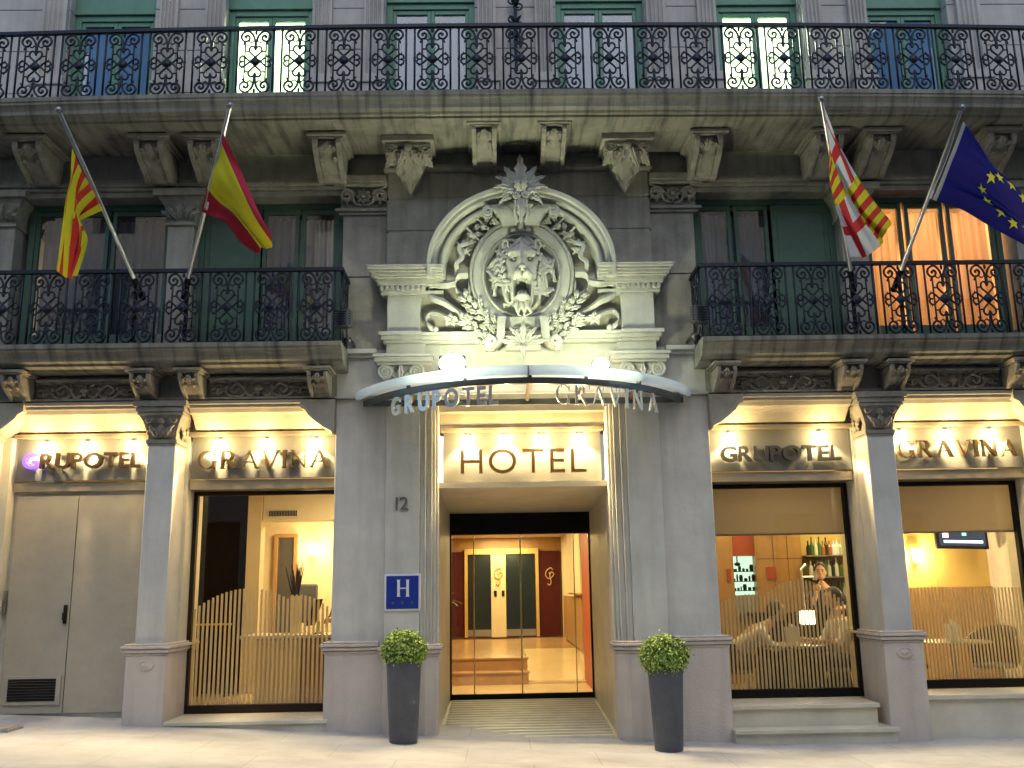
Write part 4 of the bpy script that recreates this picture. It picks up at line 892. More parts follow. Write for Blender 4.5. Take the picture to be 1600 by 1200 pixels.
for x in (-1.2,-.6,.05,.62,1.2):
    y=cy(x); MB().box(x-.018,x+.018,y+.04,-.01,3.77,3.845).build('rib','bronze',CN,bevel=.003)
for x in (.03,1.19): 
    y=cy(x); MB().box(x-.008,x+.008,y-.11,y+.1,3.80,3.893).build('joint_clip','steel',CN)
# ------------------------------------------------------------------ letters
def glyph(ch,bold=0.,depth=.015):
    cu=bpy.data.curves.new('letter','FONT'); cu.body=ch; cu.size=1; cu.offset=bold; cu.extrude=depth; cu.resolution_u=5; cu.fill_mode='BOTH'
    o=bpy.data.objects.new('tmp',cu); me=bpy.data.meshes.new_from_object(o); bpy.data.objects.remove(o)
    return [tuple(v.co) for v in me.vertices],[tuple(p.vertices) for p in me.polygons]
def serif(ch):
    """roman capitals, unit height, list of polygons (x,z) and width"""
    t,n=.13,.05
    def line(x0,z0,x1,z1,w): return [(x0-w/2,z0),(x0+w/2,z0),(x1+w/2,z1),(x1-w/2,z1)]
    def sf(x,z,w=.13,up=1): return [(x-w,z),(x+w,z),(x+w*.5,z+.045*up),(x-w*.5,z+.045*up)]
    def arc(cx,cz,rx,rz,a0,a1,wi,k=18):
        o=[];i=[]
        for q in range(k+1):
            a=R(a0+(a1-a0)*q/k); ww=wi*(.35+.65*abs(cos(a))); o.append((cx+rx*cos(a),cz+rz*sin(a))); i.append((cx+(rx-ww)*cos(a),cz+(rz-.045)*sin(a)))
        return [[o[q],o[q+1],i[q+1],i[q]] for q in range(k)]
    if ch=='G': return arc(.45,.5,.45,.51,42,330,.13)+[line(.80,.05,.80,.42,t),sf(.80,.42,.13,-1) ,[(.83,.68),(.87,.68),(.87,.95),(.84,.95),(.78,.84)]],.95
    if ch=='R': return [line(.16,0,.16,1,t),sf(.16,0),sf(.12,1,.12,-1),[(.2,.955),(.45,.955),(.45,1),(.2,1)],[(.2,.46),(.45,.46),(.45,.505),(.2,.505)]]+arc(.43,.73,.27,.27,-90,90,.13)+[[(.38,.48),(.53,.48),(.86,.0),(.72,.0)],sf(.84,0,.11)],.95
    if ch=='A': return [line(.08,0,.46,1,n),line(.84,0,.46,1.,t),[(.24,.33),(.68,.33),(.68,.375),(.24,.375)],sf(.08,0,.1),sf(.84,0,.13)],.95
    if ch=='V': return [line(.46,0,.1,1,t),line(.46,0,.82,1,n),sf(.1,1,.13,-1),sf(.82,1,.1,-1)],.92
    if ch=='I': return [line(.13,0,.13,1,t),sf(.13,0),sf(.13,1,.13,-1)],.27
    if ch=='N': return [line(.13,0,.13,1,n),line(.79,0,.79,1,n),[(.06,1),(.2,1),(.83,.0),(.74,.0)],sf(.13,0,.1),sf(.12,1,.12,-1),sf(.79,1,.1,-1)],.93
    if ch=='H': return [line(.16,0,.16,1,t*1.3),line(.72,0,.72,1,t*1.3),[(.2,.46),(.7,.46),(.7,.53),(.2,.53)],sf(.16,0,.15),sf(.16,1,.15,-1),sf(.72,0,.15),sf(.72,1,.15,-1)],.88
def word(parent,text,x0,x1,z0,h,y,dep,mat,font='sans',bold=0,special=None,name='letter',curvefn=None,gap=.08,wscale=1.):
    items=[]
    for ch in text:
        if font=='sans':
            v,f=glyph(ch,bold); xs=[p[0] for p in v]; zs=[p[1] for p in v]; sc=1/.73
            items.append((ch,[((p[0]-min(xs))*sc,p[2],p[1]*sc) for p in v],f,(max(xs)-min(xs))*sc))
        else:
            polys,wd=serif(ch); m=MB()
            for i,pl in enumerate(polys): m.prism(pl,-.5-.01*(i%7),.5+.01*(i%5))
            items.append((ch,[(x,yy*.03,z) for x,yy,z in m.v],m.f,wd))
    tw=sum(i[3] for i in items)+gap*(len(items)-1); k=(x1-x0)/tw; x=x0
    for i,(ch,v,f,wd) in enumerate(items):
        m=MB(); cxm=x+wd*k/2
        if curvefn:
            yy,ang,zz=curvefn(cxm)
            ca,sa=cos(ang),sin(ang); vv=[]
            for p in v:
                lx=p[0]*k-wd*k/2; ly=p[1]/.015*dep/2
                vv.append((cxm+lx*ca-ly*sa,yy+lx*sa+ly*ca,zz+p[2]*h))
            m.add(vv,f)
        else: m.add([(x+p[0]*k,y+p[1]/.015*dep/2,z0+p[2]*h) for p in v],f)
        mt=special.get(i,mat) if special else mat
        m.build(name,mt,parent,label=('violet lit first letter' if mt=='violet' else None))
        x+=(wd+gap)*k
def signboard(label,x0,x1,z0,z1,y,mat='panel'):
    r=thing('sign',((x0+x1)/2,y,z0),label,'sign','illuminated hotel signs')
    MB().box(x0,x1,y,y+.03,z0,z1).build('backing_panel',mat,r,bevel=.003); return r
r=signboard('sign reading GRUPOTEL above the grey service doors, first letter violet',-5.66,-4.22,3.01,3.50,.36); word(r,'GRUPOTEL',-5.56,-4.25,3.145,.175,.30,.06,'darkletter',bold=.02,special={0:'violet'})
r=signboard('sign reading GRAVINA above the reception window',-3.72,-2.11,3.01,3.50,.36); word(r,'GRAVINA',-3.62,-2.17,3.115,.195,.30,.07,'serifletter','serif',gap=.12)
r=signboard('sign reading GRUPOTEL above the cafe window nearest the entrance',2.11,3.73,3.01,3.50,.36); word(r,'GRUPOTEL',2.23,3.59,3.115,.175,.30,.06,'greyletter',bold=.02)
r=signboard('sign reading GRAVINA above the far right cafe window',4.23,5.72,3.01,3.50,.36); word(r,'GRAVINA',4.24,5.60,3.13,.19,.30,.06,'serifletter','serif',gap=.12)
r=signboard('sign reading HOTEL above the entrance door',-.90,.90,2.885,3.56,.47); word(r,'HOTEL',-.70,.72,3.03,.29,.40,.06,'bronze',bold=-.004,gap=.22)
# house number
r=thing('house_number',(-1.32,0,2.6),'metal house number 12 on the left entrance pilaster','house number'); word(r,'12',-1.385,-1.25,2.6,.15,-.012,.02,'steel',name='digit',gap=.12)
# canopy letters
def cf(h):
    def f(x):
        y=cy(x-.015)+.0; dy=(cy(x-.015+.01)-cy(x-.015-.01))/.02; return y,math.atan(dy),3.735-.008-h
    return f
for (txt,x0,x1,fo,h,lab) in (('GRUPOTEL',-1.40,-.27,'sans',.19,'polished letters GRUPOTEL hanging from the left half of the canopy edge'),('GRAVINA',.30,1.42,'serif',.2,'polished letters GRAVINA hanging from the right half of the canopy edge')):
    r=thing('hanging_sign',((x0+x1)/2,cy((x0+x1)/2),3.735),lab,'sign','hanging letters under the canopy')
    word(r,txt,x0,x1,0,h,0,.025,'chrome',fo,.03 if fo=='sans' else 0,curvefn=cf(h),gap=.18)
    for i in range(8):
        x=x0+.06+(x1-x0-.12)*i/7; MB().tube([(x,cy(x-.015)+.01,3.69),(x,cy(x-.015)+.01,3.74)],.004,5).build('hanger_rod','steel',r)
# ------------------------------------------------------------------ H plaque
r=thing('hotel_plaque',(-1.3,-.0,1.55),'square blue plaque with a white H and three stars on the left entrance pilaster','plaque')
MB().box(-1.495,-1.115,-.02,-.001,1.545,1.925).build('frame','white',r,bevel=.004); MB().box(-1.475,-1.135,-.024,-.0201,1.565,1.905).build('plate','blue',r)
polys,wd=serif('H'); mb=MB()
for i,pl in enumerate(polys): mb.prism([(x*.17-.375*.2-1.298+.0,z*.175+1.69) for x,z in pl],-.030-.0005*i,-.0245)
mb.build('letter','white',r)
for x in (-1.405,-1.305,-1.205):
    pts=[(x+(.022 if q%2==0 else .010)*sin(R(36*q)),1.625+(.022 if q%2==0 else .010)*cos(R(36*q))) for q in range(10)]
    MB().prism(pts,-.027,-.0245).build('star','steel',r)
# ------------------------------------------------------------------ light rails and spotlights
def rail(x0,x1,z,y,label):
    r=thing('light_rail',((x0+x1)/2,y,z),label,'light rail','light rails above the signs')
    MB().box(x0,x1,y,y+.09,z,z+.028).build('rail','frameband',r,bevel=.004); MB().box(x0,x1,y+.0,y+.10,z+.029,z+.045).build('top_flange','frameband',r); return r
rail(-5.66,-4.2,3.475,.25,'bronze light rail over the sign above the service doors'); rail(-3.72,-2.11,3.475,.25,'bronze light rail over the sign above the reception window')
rail(2.11,3.73,3.475,.25,'bronze light rail over the left cafe window sign'); rail(4.2,5.72,3.475,.25,'bronze light rail over the far right cafe window sign'); rail(-.92,.92,3.50,.37,'bronze light rail over the entrance sign')
def spot(x,z,y,label,e=60,ty=.34):
    r=thing('sign_spotlight',(x,y,z),label,'spotlight','spotlights above the signs')
    MB().lathe([(0,.035),(.020,.034),(.024,.01),(.032,-.005),(.034,-.014),(.030,-.014)],(x,y,z),18).build('housing','steel',r,smooth='auto')
    MB().lathe([(.0299,-.010),(.030,-.025),(.02,-.042),(0,-.048)],(x,y,z),16).build('lens','bulb',r,smooth=True)
    light('lamp','SPOT',(x,y,z-.055),e,(1.,.74,.36),r,.012,(x,ty,z-.75),115,.45)
    light('spill','POINT',(x,y-.15,z-.06),5.5,(1.,.70,.28),r,.02)
for a,x in zip(('first','second','third'),(-5.36,-4.90,-4.39)): spot(x,3.45,.305,a+' spotlight from the left above the violet lettered sign')
for a,x in zip(('first','second','third'),(-3.42,-2.90,-2.35)): spot(x,3.45,.305,a+' spotlight from the left above the reception window sign')
for a,x in zip(('left','right'),(2.365,3.40)): spot(x,3.45,.305,a+' spotlight above the grey lettered sign')
for a,x in zip(('first','second','third'),(4.32,4.845,5.355)): spot(x,3.45,.305,a+' spotlight from the left above the far right sign')
for a,x in zip(('first','second','third','fourth'),(-.62,-.19,.226,.656)): spot(x,3.475,.415,a+' spotlight from the left above the entrance sign',60,.46)
# floodlights over the canopy
def flood(x,y,z,label,e,sc,tgt):
    r=thing('floodlight',(x,y,z),label,'floodlight','floodlights on the canopy')
    MB().box(x-.085*sc,x+.085*sc,y+.0,y+.10,z,z+.11*sc).build('housing','black',r,bevel=.01); MB().ell((x,y-.002,z+.055*sc),.082*sc,.03,.062*sc,20,12).build('lens','floodlens',r,smooth=True)
    mb=MB().box(x-.095*sc,x-.087*sc,y+.03,y+.06,z-.06,z+.07).box(x+.087*sc,x+.095*sc,y+.03,y+.06,z-.06,z+.07).box(x-.095*sc,x+.095*sc,y+.03,y+.06,z-.068,z-.06); mb.build('bracket','steel',r)
    light('lamp','SPOT',(x,y-.06,z+.2),e*1.1,(.90,1.0,.55),r,.05,tgt,130,.8)
    light('spill','POINT',(x,y-.02,z+.16),e*.75,(.95,1.0,.66),r,.06)
flood(-.74,-.72,3.955,'large dazzling floodlight on the left half of the canopy',19,1.6,(-.1,0,5.0))
flood(.80,-.74,3.955,'smaller bright floodlight on the right half of the canopy',11,1.,(.1,0,5.0))
# small wall floods at balcony corners
for s,lab in ((-1,'small grey floodlight clamped to the end of the left balcony'),(1,'small grey floodlight clamped to the end of the right balcony')):
    x=s*1.93; r=thing('wall_floodlight',(x,-.35,4.5),lab,'floodlight','small floodlights at the balcony ends')
    mb=MB().box(-.10,.10,-.05,.05,-.10,.10)
    mb.xf(lambda a,b,c:(x+a*cos(R(20*s))-b*sin(R(20*s)),-.42+a*sin(R(20*s))+b*cos(R(20*s)),4.62+c)); mb.build('housing','dchannel',r,bevel=.015)
    mb=MB()
    for k in range(6): mb.box(x-.09,x+.09,-.49,-.475,4.545+k*.028,4.557+k*.028)
    mb.build('cooling_fin','black',r)
    mb=MB().tube([(x,-.38,4.54),(x-.0,-.3,4.46),(x-s*.06,-.1,4.44),(x-s*.06,.05,4.44)],.018,6); mb.ell((x-s*.02,-.2,4.44),.05,.05,.05); mb.build('bracket','dchannel',r,smooth='auto')
# ------------------------------------------------------------------ planters
rnd=random.Random(5)
M['leafy']=plain('boxwood_leaf',(.11,.21,.03),.5,0,.35); M['leafy2']=plain('boxwood_young_leaf',(.34,.48,.08),.5,0,.3)
def planter(x,y,lab,lab2,sz):
    g=gz(x)
    r=thing('planter',(x,y,g),lab,'planter','tall planters flanking the entrance')
    pr=[(0,0),(.133,0),(.138,.01),(.172,.74),(.175,.752),(.172,.76),(.155,.758),(.150,.70),(0,.70)]
    MB().lathe(pr,(x,y,g+.004),48).build('pot','pot',r,smooth='auto'); MB().lathe([(0,.715),(.1,.72),(.151,.705)],(x,y,g),24).build('soil','soil',r)
    s=thing('shrub',(x,y,g+.7),lab2,'shrub','clipped round shrubs in the planters')
    mb=MB()
    for k in range(14):
        a=2*PI*k/14; mb.tube([(x,y,g+.70),(x+.06*cos(a),y+.06*sin(a),g+.84),(x+.14*cos(a)*rnd.random(),y+.14*sin(a),g+.95)],[.006,.005,.002],5)
    mb.build('stem','soil',s)
    for nm,mat,cnt in (('foliage','leafy',3400),('young_foliage','leafy2',1900)):
        mb=MB(); cz=g+.70+.165*sz
        clumps=[(rnd.gauss(0,1),rnd.gauss(0,1),rnd.gauss(0,1)) for _ in range(40)]
        for k in range(cnt):
            c=clumps[k%40]; v=Vector((rnd.gauss(0,1)+c[0]*.9,rnd.gauss(0,1)+c[1]*.9,rnd.gauss(0,1)+c[2]*.9)).normalized()
            rr=(.72+.28*rnd.random()**.5) if nm=='foliage' else (.9+.16*rnd.random()); rr*=1+.10*sin(v.x*7+k%40)*sin(v.z*6)
            if k%97==0: rr*=1.18
            if nm=='foliage' and k%4==0: rr*=.6+.3*rnd.random()
            p=Vector((x+v.x*.215*sz*rr,y+v.y*.215*sz*rr,cz+v.z*.185*sz*rr))
            n_=(v+Vector((rnd.gauss(0,.6),rnd.gauss(0,.6),rnd.gauss(0,.6)+.3))).normalized(); t_=n_.cross(Vector((rnd.random()-.5,rnd.random()-.5,rnd.random()-.5))).normalized(); b_=n_.cross(t_); l=.011+.009*rnd.random(); w_=l*.55
            mb.add([p-t_*l,p-b_*w_+n_*.003,p+t_*l,p+b_*w_+n_*.003],[(0,1,2,3)])
        mb.build(nm,mat,s)
planter(-1.232,-.55,'tall tapered dark planter left of the entrance','round clipped shrub in the left planter',1.)
planter(1.335,-.62,'tall tapered dark planter right of the entrance','round clipped shrub in the right planter',1.08)
# ------------------------------------------------------------------ lobby interior (structure)
mb=MB(); mb.box(-1.15,1.2,2.46,4.42,.30,.365); mb.box(.14,1.2,4.42,4.9,.3,.40); 
mb.add([(.14,4.42,.366),(1.2,4.42,.366),(1.2,7.0,.72),(.14,7.0,.72)],[(0,1,2,3)])
struct('lobby_floor',mb,'marble')
mb=MB().box(-1.15,.14,4.42,4.92,.3,.535).box(-1.15,.14,4.92,6.15,.3,.705).box(-2.0,.14,6.15,11,.3,.705).box(.14,1.2,7.0,11,.3,.72); mb.box(-1.15,.16,4.40,4.6,.52,.545).box(-1.15,.16,4.90,5.1,.69,.715); struct('lobby_steps',mb,'step')
struct('lobby_ceiling',MB().box(-1.2,1.3,2.56,6.15,2.86,2.9).box(-2,1.3,6.15,11,2.86,2.9),'ceil')
mb=MB().box(-2.0,1.3,11.0,11.1,.5,2.9).box(-2.1,-2.0,6.25,11,.2,2.9).box(-2.0,-1.1,6.15,6.2,.3,2.9).box(-1.2,-1.1,2.62,6.15,.3,2.9).box(-1.2,-.95,2.56,2.6,.3,2.9); struct('lobby_back_wall',mb,'wood')
mb=MB().box(1.0,1.2,2.5,4.7,.3,2.9); struct('lobby_orange_wall',mb,'orange')
mb=MB().box(1.10,1.2,4.72,11,.3,2.9); struct('lobby_side_wall',mb,'cream')
r=thing('wall_cabinet',(1.05,6.2,1.7),'pale wooden wall panel hanging high on the right lobby wall','wall panel'); MB().box(.99,1.098,4.9,7.6,1.66,2.84).build('panel','cream',r,bevel=.01); MB().box(.985,1.098,4.9,7.6,1.64,1.658).build('trim','gold',r); MB().box(1.06,1.098,5.6,10,.75,1.6).build('lower_panel','wood',r)
r=thing('maroon_panel',(.85,10.9,.8),'dark red lobby panel with a gold monogram, right of the lifts','wall panel'); MB().box(.60,1.06,10.9,10.99,.76,2.56).build('panel','maroon',r)
def mono(r,x,y,z,s):
    mb=MB(); mb.tube(bez([(x+.07*s,y,z+.15*s),(x+.02*s,y,z+.19*s),(x-.07*s,y,z+.12*s),(x-.08*s,y,z+.02*s),(x-.02*s,y,z-.04*s),(x+.06*s,y,z+.0*s),(x+.09*s,y,z+.06*s),(x+.04*s,y,z+.1*s),(x+.0*s,y,z+.03*s)],6),.013*s,6)
    mb.tube(bez([(x-.01*s,y,z+.1*s),(x+.01*s,y,z+0*s),(x+.03*s,y,z-.12*s),(x-.01*s,y,z-.18*s),(x-.05*s,y,z-.14*s)],6),.012*s,6); mb.build('monogram','gold',r,smooth='auto')
mono(r,.83,10.88,2.0,1.0)
r=thing('maroon_panel',(-1.6,10.9,.8),'dark red lobby panel at the left edge, behind the palm','wall panel'); MB().box(-1.95,-1.05,10.9,10.99,.76,2.56).build('panel','maroon',r)
L_=thing('lift_doors',(-.1,10.9,.72),'pair of glazed lift doors with a beige centre post at the back of the lobby','lift')
MB().box(-1.03,-.96,10.85,10.99,.74,2.62).box(.52,.59,10.85,10.99,.74,2.62).box(-.96,.52,10.85,10.99,2.5,2.62).build('gold_frame','gold',L_,bevel=.004)
MB().box(-.45,-.13,10.86,10.99,.74,2.5).build('centre_post','cream',L_); mono(L_,-.29,10.84,2.02,1.0)
for x in (-.36,-.19): MB().box(x-.03,x+.03,10.84,10.859,1.6,1.72).build('call_button','black',L_)
M['liftglass']=plain('dark_lift_glass',(.03,.04,.038),.12,.6,0)
for a,b in ((-.955,-.455),(-.125,.515)): MB().box(a,b,10.9,10.95,.76,2.49).build('door_leaf','liftglass',L_); MB().box(a,b,10.885,10.899,.76,.9).build('kick_plate','steel',L_)
def palm(x,y,z,lab,n=16,L0=.5,mat='leafy'):
    r=thing('potted_palm',(x,y,z),lab,'plant'); MB().lathe([(0,0),(.1,0),(.14,.3),(.12,.3),(0,.28)],(x,y,z),16).build('pot','pot',r); MB().tube([(x,y,z+.28),(x,y,z+.8)],.02,6).build('stem','soil',r)
    mb=MB(); q=random.Random(2)
    for k in range(n):
        a=2*PI*k/n; L1=L0*(.7+.5*q.random()); el=.3+q.random()*.9; rings=[]
        for i in range(7):
            u=i/6; rr=L1*u*cos(el); zz=z+.8+L1*u*sin(el)-.5*L1*u*u; w_=.03*(1-u)+.002; rings.append([(x+rr*cos(a)-w_*sin(a),y+rr*sin(a)+w_*cos(a),zz),(x+rr*cos(a)+w_*sin(a),y+rr*sin(a)-w_*cos(a),zz)])
        mb.path(rings,close=False)
    mb.build('fronds',mat,r)
palm(-1.35,9.0,.71,'potted palm beside the left lobby panel')
light('lobby_door_lamp','AREA',(0,2.75,2.84),30,(1.,.84,.50),None,.5,(0,1.6,0))
for y in (3.3,5.6,8.2,10.2): light('lobby_ceiling_lamp','AREA',(-.2,y,2.84),27,(1.,.78,.38),None,1.0,(-.2,y,0))
# ------------------------------------------------------------------ reception interior
struct('reception_floor',MB().box(-5.4,-1.22,.7,6.0,.35,.40),'marble'); struct('reception_ceiling',MB().box(-5.4,-1.3,.7,6.0,3.2,3.24),'ceil')
struct('reception_wall',MB().box(-5.4,-1.3,6.0,6.1,.3,3.2).box(-5.5,-5.4,.95,6,.3,3.2).box(-1.3,-1.22,.95,6,.3,3.2),'cream')
P(MB().box(-5.2,-3.87,3.5,3.7,.40,3.2),'dark_partition','darkwood'); P(MB().box(-3.865,-3.67,3.45,3.7,.4,3.2),'partition_edge','cream')
P(MB().box(-3.66,-1.31,3.5,3.9,2.77,3.19),'bulkhead','ceil')
r=thing('air_vent',(-3.37,3.49,2.86),'dark slotted air vent in the white bulkhead of the reception','vent'); MB().box(-3.59,-3.15,3.48,3.499,2.81,2.92).build('frame','ceil',r)
mb=MB()
for k in range(18): x=-3.57+k*.0225; mb.box(x,x+.014,3.474,3.479,2.825,2.905)
mb.build('slot','black',r)
r=thing('framed_mirror',(-3.9,5.9,1.0),'tall narrow framed mirror on the reception back wall','mirror'); MB().box(-4.05,-3.99,5.93,5.99,.9,2.72).box(-3.72,-3.66,5.93,5.99,.9,2.72).box(-3.99,-3.72,5.93,5.99,2.66,2.72).build('frame','wood',r); MB().box(-3.99,-3.72,5.96,5.98,.9,2.66).build('mirror_glass','steel',r)
r=thing('reception_counter',(-2.9,1.9,.4),'beige fronted reception counter with a pale top','counter'); MB().box(-3.27,-2.72,1.75,2.3,.40,1.20).build('front_panel','cream',r,bevel=.01); MB().box(-3.45,-1.6,1.7,2.4,1.205,1.245).build('worktop','lime',r,bevel=.005); MB().box(-2.719,-1.6,1.8,2.3,.40,1.2).build('side_panel','wood',r,bevel=.005)
r=thing('console_shelf',(-4.2,3.2,1.3),'dark console shelf with a lit gold edge before the dark partition','shelf'); MB().box(-4.5,-3.9,3.0,3.45,1.30,1.345).build('top','darkwood',r); MB().box(-4.5,-3.9,2.985,2.999,1.335,1.36).build('edge','gold',r); MB().box(-4.45,-4.40,3.05,3.4,.4,1.3).box(-4.0,-3.95,3.05,3.4,.4,1.3).build('leg','darkwood',r)
r=thing('vase',(-2.88,2.15,1.245),'pale vase holding tall dark twigs on the reception counter','vase'); MB().lathe([(0,0),(.055,0),(.06,.2),(.062,.46),(.05,.46),(.048,.1),(0,.1)],(-2.88,2.15,1.246),20).build('body','cream',r,smooth='auto')
mb=MB(); q=random.Random(9)
for k in range(16):
    a=2*PI*q.random(); sp=.04+.26*q.random()*(1 if k%3 else .4); h=.22+.22*q.random(); mb.tube([(-2.88,2.15,1.5),(-2.88+sp*.3*cos(a),2.15+sp*.3*sin(a),1.72),(-2.88+sp*cos(a),2.15+sp*sin(a)*.5,1.72+h)],[.011,.012,.005],5)
mb.build('twigs','soil',r)
r=thing('monitor',(-2.55,1.95,1.245),'black computer monitor at the right end of the reception counter','monitor'); mb=MB().box(-.02,.02,-.2,.2,.10,.42); mb.xf(lambda x,y,z:(-2.62+x+(z-.2)*.3,2.0+y,1.245+z)); mb.build('screen','black',r,bevel=.005); MB().box(-2.6,-2.5,1.9,2.1,1.246,1.26).box(-2.57,-2.54,1.97,2.03,1.26,1.4).build('stand','black',r)
r=thing('office_chair',(-2.9,2.9,.4),'dark backed office chair behind the reception counter','chair'); MB().box(-3.08,-2.74,2.9,2.95,1.35,1.86).build('backrest','trouser',r,bevel=.03); MB().box(-3.08,-2.74,2.5,2.9,.85,.92).build('seat','trouser',r,bevel=.03); MB().tube([(-2.91,2.7,.41),(-2.91,2.7,.86)],.03,8).build('stem','steel',r)
for (x,y,z,e) in ((-3.0,1.3,3.15,6),(-2.3,2.4,3.15,11),(-2.9,5.0,3.15,44),(-4.3,2.2,3.15,3)): light('reception_lamp','AREA',(x,y,z),e,(1.,.76,.38),None,.5,(x,y,0))
def sconce(x,y,z,lab,e=8):
    r=thing('wall_lamp',(x,y,z),lab,'lamp','glowing wall lamps'); MB().lathe([(.03,-.09),(.055,.09),(.05,.09),(.026,-.09)],(x,y,z),18).build('shade','lampshade',r,smooth=True); MB().box(x-.015,x+.015,y,y+.09,z-.02,z+.02).build('arm','steel',r)
    light('bulb','POINT',(x,y-.08,z),e,(1.,.72,.35),r,.04)
M['lampshade']=emis('lit_lamp_shade',(1.,.78,.40),9)
sconce(-3.40,5.88,2.45,'lamp on the bright reception wall right of the mirror'); sconce(-2.05,3.0,2.45,'lamp at the right side of the reception')
# ------------------------------------------------------------------ cafe interior
struct('cafe_floor',MB().box(1.6,9.0,.72,5.2,.25,.30),'marble'); struct('cafe_ceiling',MB().box(1.6,9.0,.7,5.2,3.1,3.14),'ceil')
M['ochre']=plain('ochre_wall',(.50,.36,.11),.7,0,.06)
struct('cafe_wall',MB().box(1.6,9,4.8,4.9,.3,3.1).box(1.5,1.6,.95,5,.3,3.1).box(9,9.1,.95,5,.3,3.1).box(5.24,5.36,3.2,4.8,.3,3.1).box(5.36,9,3.2,3.3,.3,3.1),'ochre')
struct('cafe_panelling',MB().box(5.3,9,3.15,3.199,.3,1.68),'wood')
P(MB().box(3.68,4.40,4.55,4.8,.3,2.9),'wood_cupboard','wood'); P(MB().box(3.958,3.962,4.546,4.5495,.3,2.9).box(4.18,4.184,4.546,4.5495,.3,2.9).box(3.70,4.39,4.546,4.5495,2.14,2.144),'cupboard_seam','darkwood'); P(MB().box(2.95,3.32,4.5,4.8,.3,2.9),'wood_cupboard','wood'); P(MB().box(3.3,3.7,4.6,4.8,2.2,2.9),'red_panel','orange'); P(MB().box(3.21,3.27,4.48,4.499,1.8,2.0).box(3.84,3.98,4.53,4.549,1.83,2.02),'cupboard_niche','orange')
M['kitchenglow']=emis('glowing_kitchen_back',(.60,.85,.62),.55)  # the hatch back emits by itself in place of light in the kitchen
r=thing('kitchen_hatch',(3.5,4.7,1.5),'serving hatch with a glowing green-white back standing in for kitchen light','hatch'); MB().box(3.33,3.67,4.70,4.79,1.6,2.19).build('glowing_opening','kitchenglow',r); MB().box(3.33,3.67,4.55,4.79,1.3,1.6).build('shelf','steel',r)
mb=MB(); q=random.Random(4)
for z in (1.66,1.80,1.95):
    mb.box(3.33,3.67,4.64,4.69,z,z+.012); x=3.35
    while x<3.63:
        w_=.02+.05*q.random(); h_=.03+.08*q.random(); mb.lathe([(0,0),(w_*.4,0),(w_*.5,h_*.6),(w_*.35,h_),(0,h_)],(x+w_/2,4.66,z+.012),10); x+=w_+.012
mb.tube([(3.42,4.66,2.19),(3.42,4.66,2.08)],.01,6); mb.ell((3.42,4.66,2.07),.05,.03,.03)
mb.build('crockery','black',r)
B_=thing('bar_shelf',(4.9,4.6,1.5),'back bar shelves crowded with bottles','shelves'); MB().box(4.42,5.22,4.35,4.79,2.16,2.18).box(4.42,5.22,4.35,4.79,1.84,1.86).box(4.42,5.22,4.35,4.79,1.52,1.54).build('shelf_board','steel',B_); MB().box(4.42,5.23,4.76,4.79,1.2,2.9).build('back_panel','ochre',B_)
cols=[(.55,.6,.5),(.05,.12,.03),(.5,.3,.04),(.02,.02,.02),(.35,.42,.30),(.6,.62,.62),(.3,.1,.02)]
for i,c in enumerate(cols): M['bot%d'%i]=plain('bottle_glass_tone',c,.12,0,0)
bp=[MB().lathe([(0,0),(.03,0),(.032,.01),(.032,.15),(.012,.2),(.011,.25),(.014,.25),(.014,.265),(0,.265)],(0,0,0),12) for _ in range(1)][0]
q=random.Random(8); protos=[]
tone=['clear','dark green','amber','black','pale green','silvery','brown']
for row,(z,y) in enumerate(((2.181,4.5),(1.861,4.45),(1.541,4.5))):
    for k in range(13):
        x=4.5+k*.055+(q.random()-.5)*.012; i=q.randrange(7); sc=.85+.3*q.random()
        o=MB().build('x','soil') if 0 else None
        if len(protos)<=i or protos[i] is None if len(protos)>i else True:
            while len(protos)<=i: protos.append(None)
            m_=bp.build('bottle','bot%d'%i); protos[i]=m_; o=m_
        else: o=protos[i].copy(); COL.objects.link(o)
        o.location=(x,y+.05*(q.random()-.5),z); o.scale=(1,1,sc*.95)
        tag(o,'%s bottle standing on the %s back bar shelf'%(tone[i],('top','middle','bottom')[row]),'bottle','bottles on the back bar')
r=thing('bar_counter',(4.2,3.0,.3),'cafe bar counter behind the seated guests','bar counter'); MB().box(3.3,5.2,3.0,3.4,.3,1.32).build('front','darkwood',r,bevel=.01); MB().box(3.2,5.24,2.9,3.5,1.325,1.37).build('counter_top','darkwood',r,bevel=.006)
r=thing('beer_tap',(3.95,3.2,1.37),'steel beer tap on the bar counter','beer tap'); MB().tube([(3.95,3.2,1.37),(3.95,3.2,1.95),(4.02,3.18,2.02)],.02,8).tube([(3.95,3.2,1.85),(4.15,3.15,1.85)],.015,8).build('column','chrome',r,smooth='auto'); MB().box(4.1,4.14,3.1,3.2,1.8,1.9).build('spout','chrome',r)
def blind(x0,x1,zb,lab):
    r=thing('roller_blind',((x0+x1)/2,.70,zb),lab,'blind','roller blinds in the cafe windows'); MB().box(x0,x1,.70,.704,zb+.02,2.9).build('cloth','blind',r); MB().box(x0,x1,.695,.712,zb,zb+.02).build('bottom_bar','frameband',r)
blind(2.12,3.73,2.305,'beige roller blind half down in the cafe window nearest the entrance'); blind(4.2,5.9,2.30,'beige roller blind half down in the far right cafe window')
r=thing('television',(6.0,3.0,2.2),'flat television mounted high on the cafe wall','television'); M['scr']=emis('screen_picture',(.03,.035,.045),1.)
xf_=lambda x,y,z:(5.74+x+.05*z,2.85+y+.12*z,2.20+z-.03*x)
MB().box(0,.72,0,.06,0,.40).xf(xf_).build('body','black',r,bevel=.005); MB().box(.04,.68,-.006,-.001,.04,.36).xf(xf_).build('screen','scr',r)
M['scrw']=emis('screen_caption',(.6,.62,.9),2.); M['scrp']=emis('screen_inset',(.9,.3,.4),2.5); M['scrt']=emis('screen_streak',(.2,.5,.5),1.5)
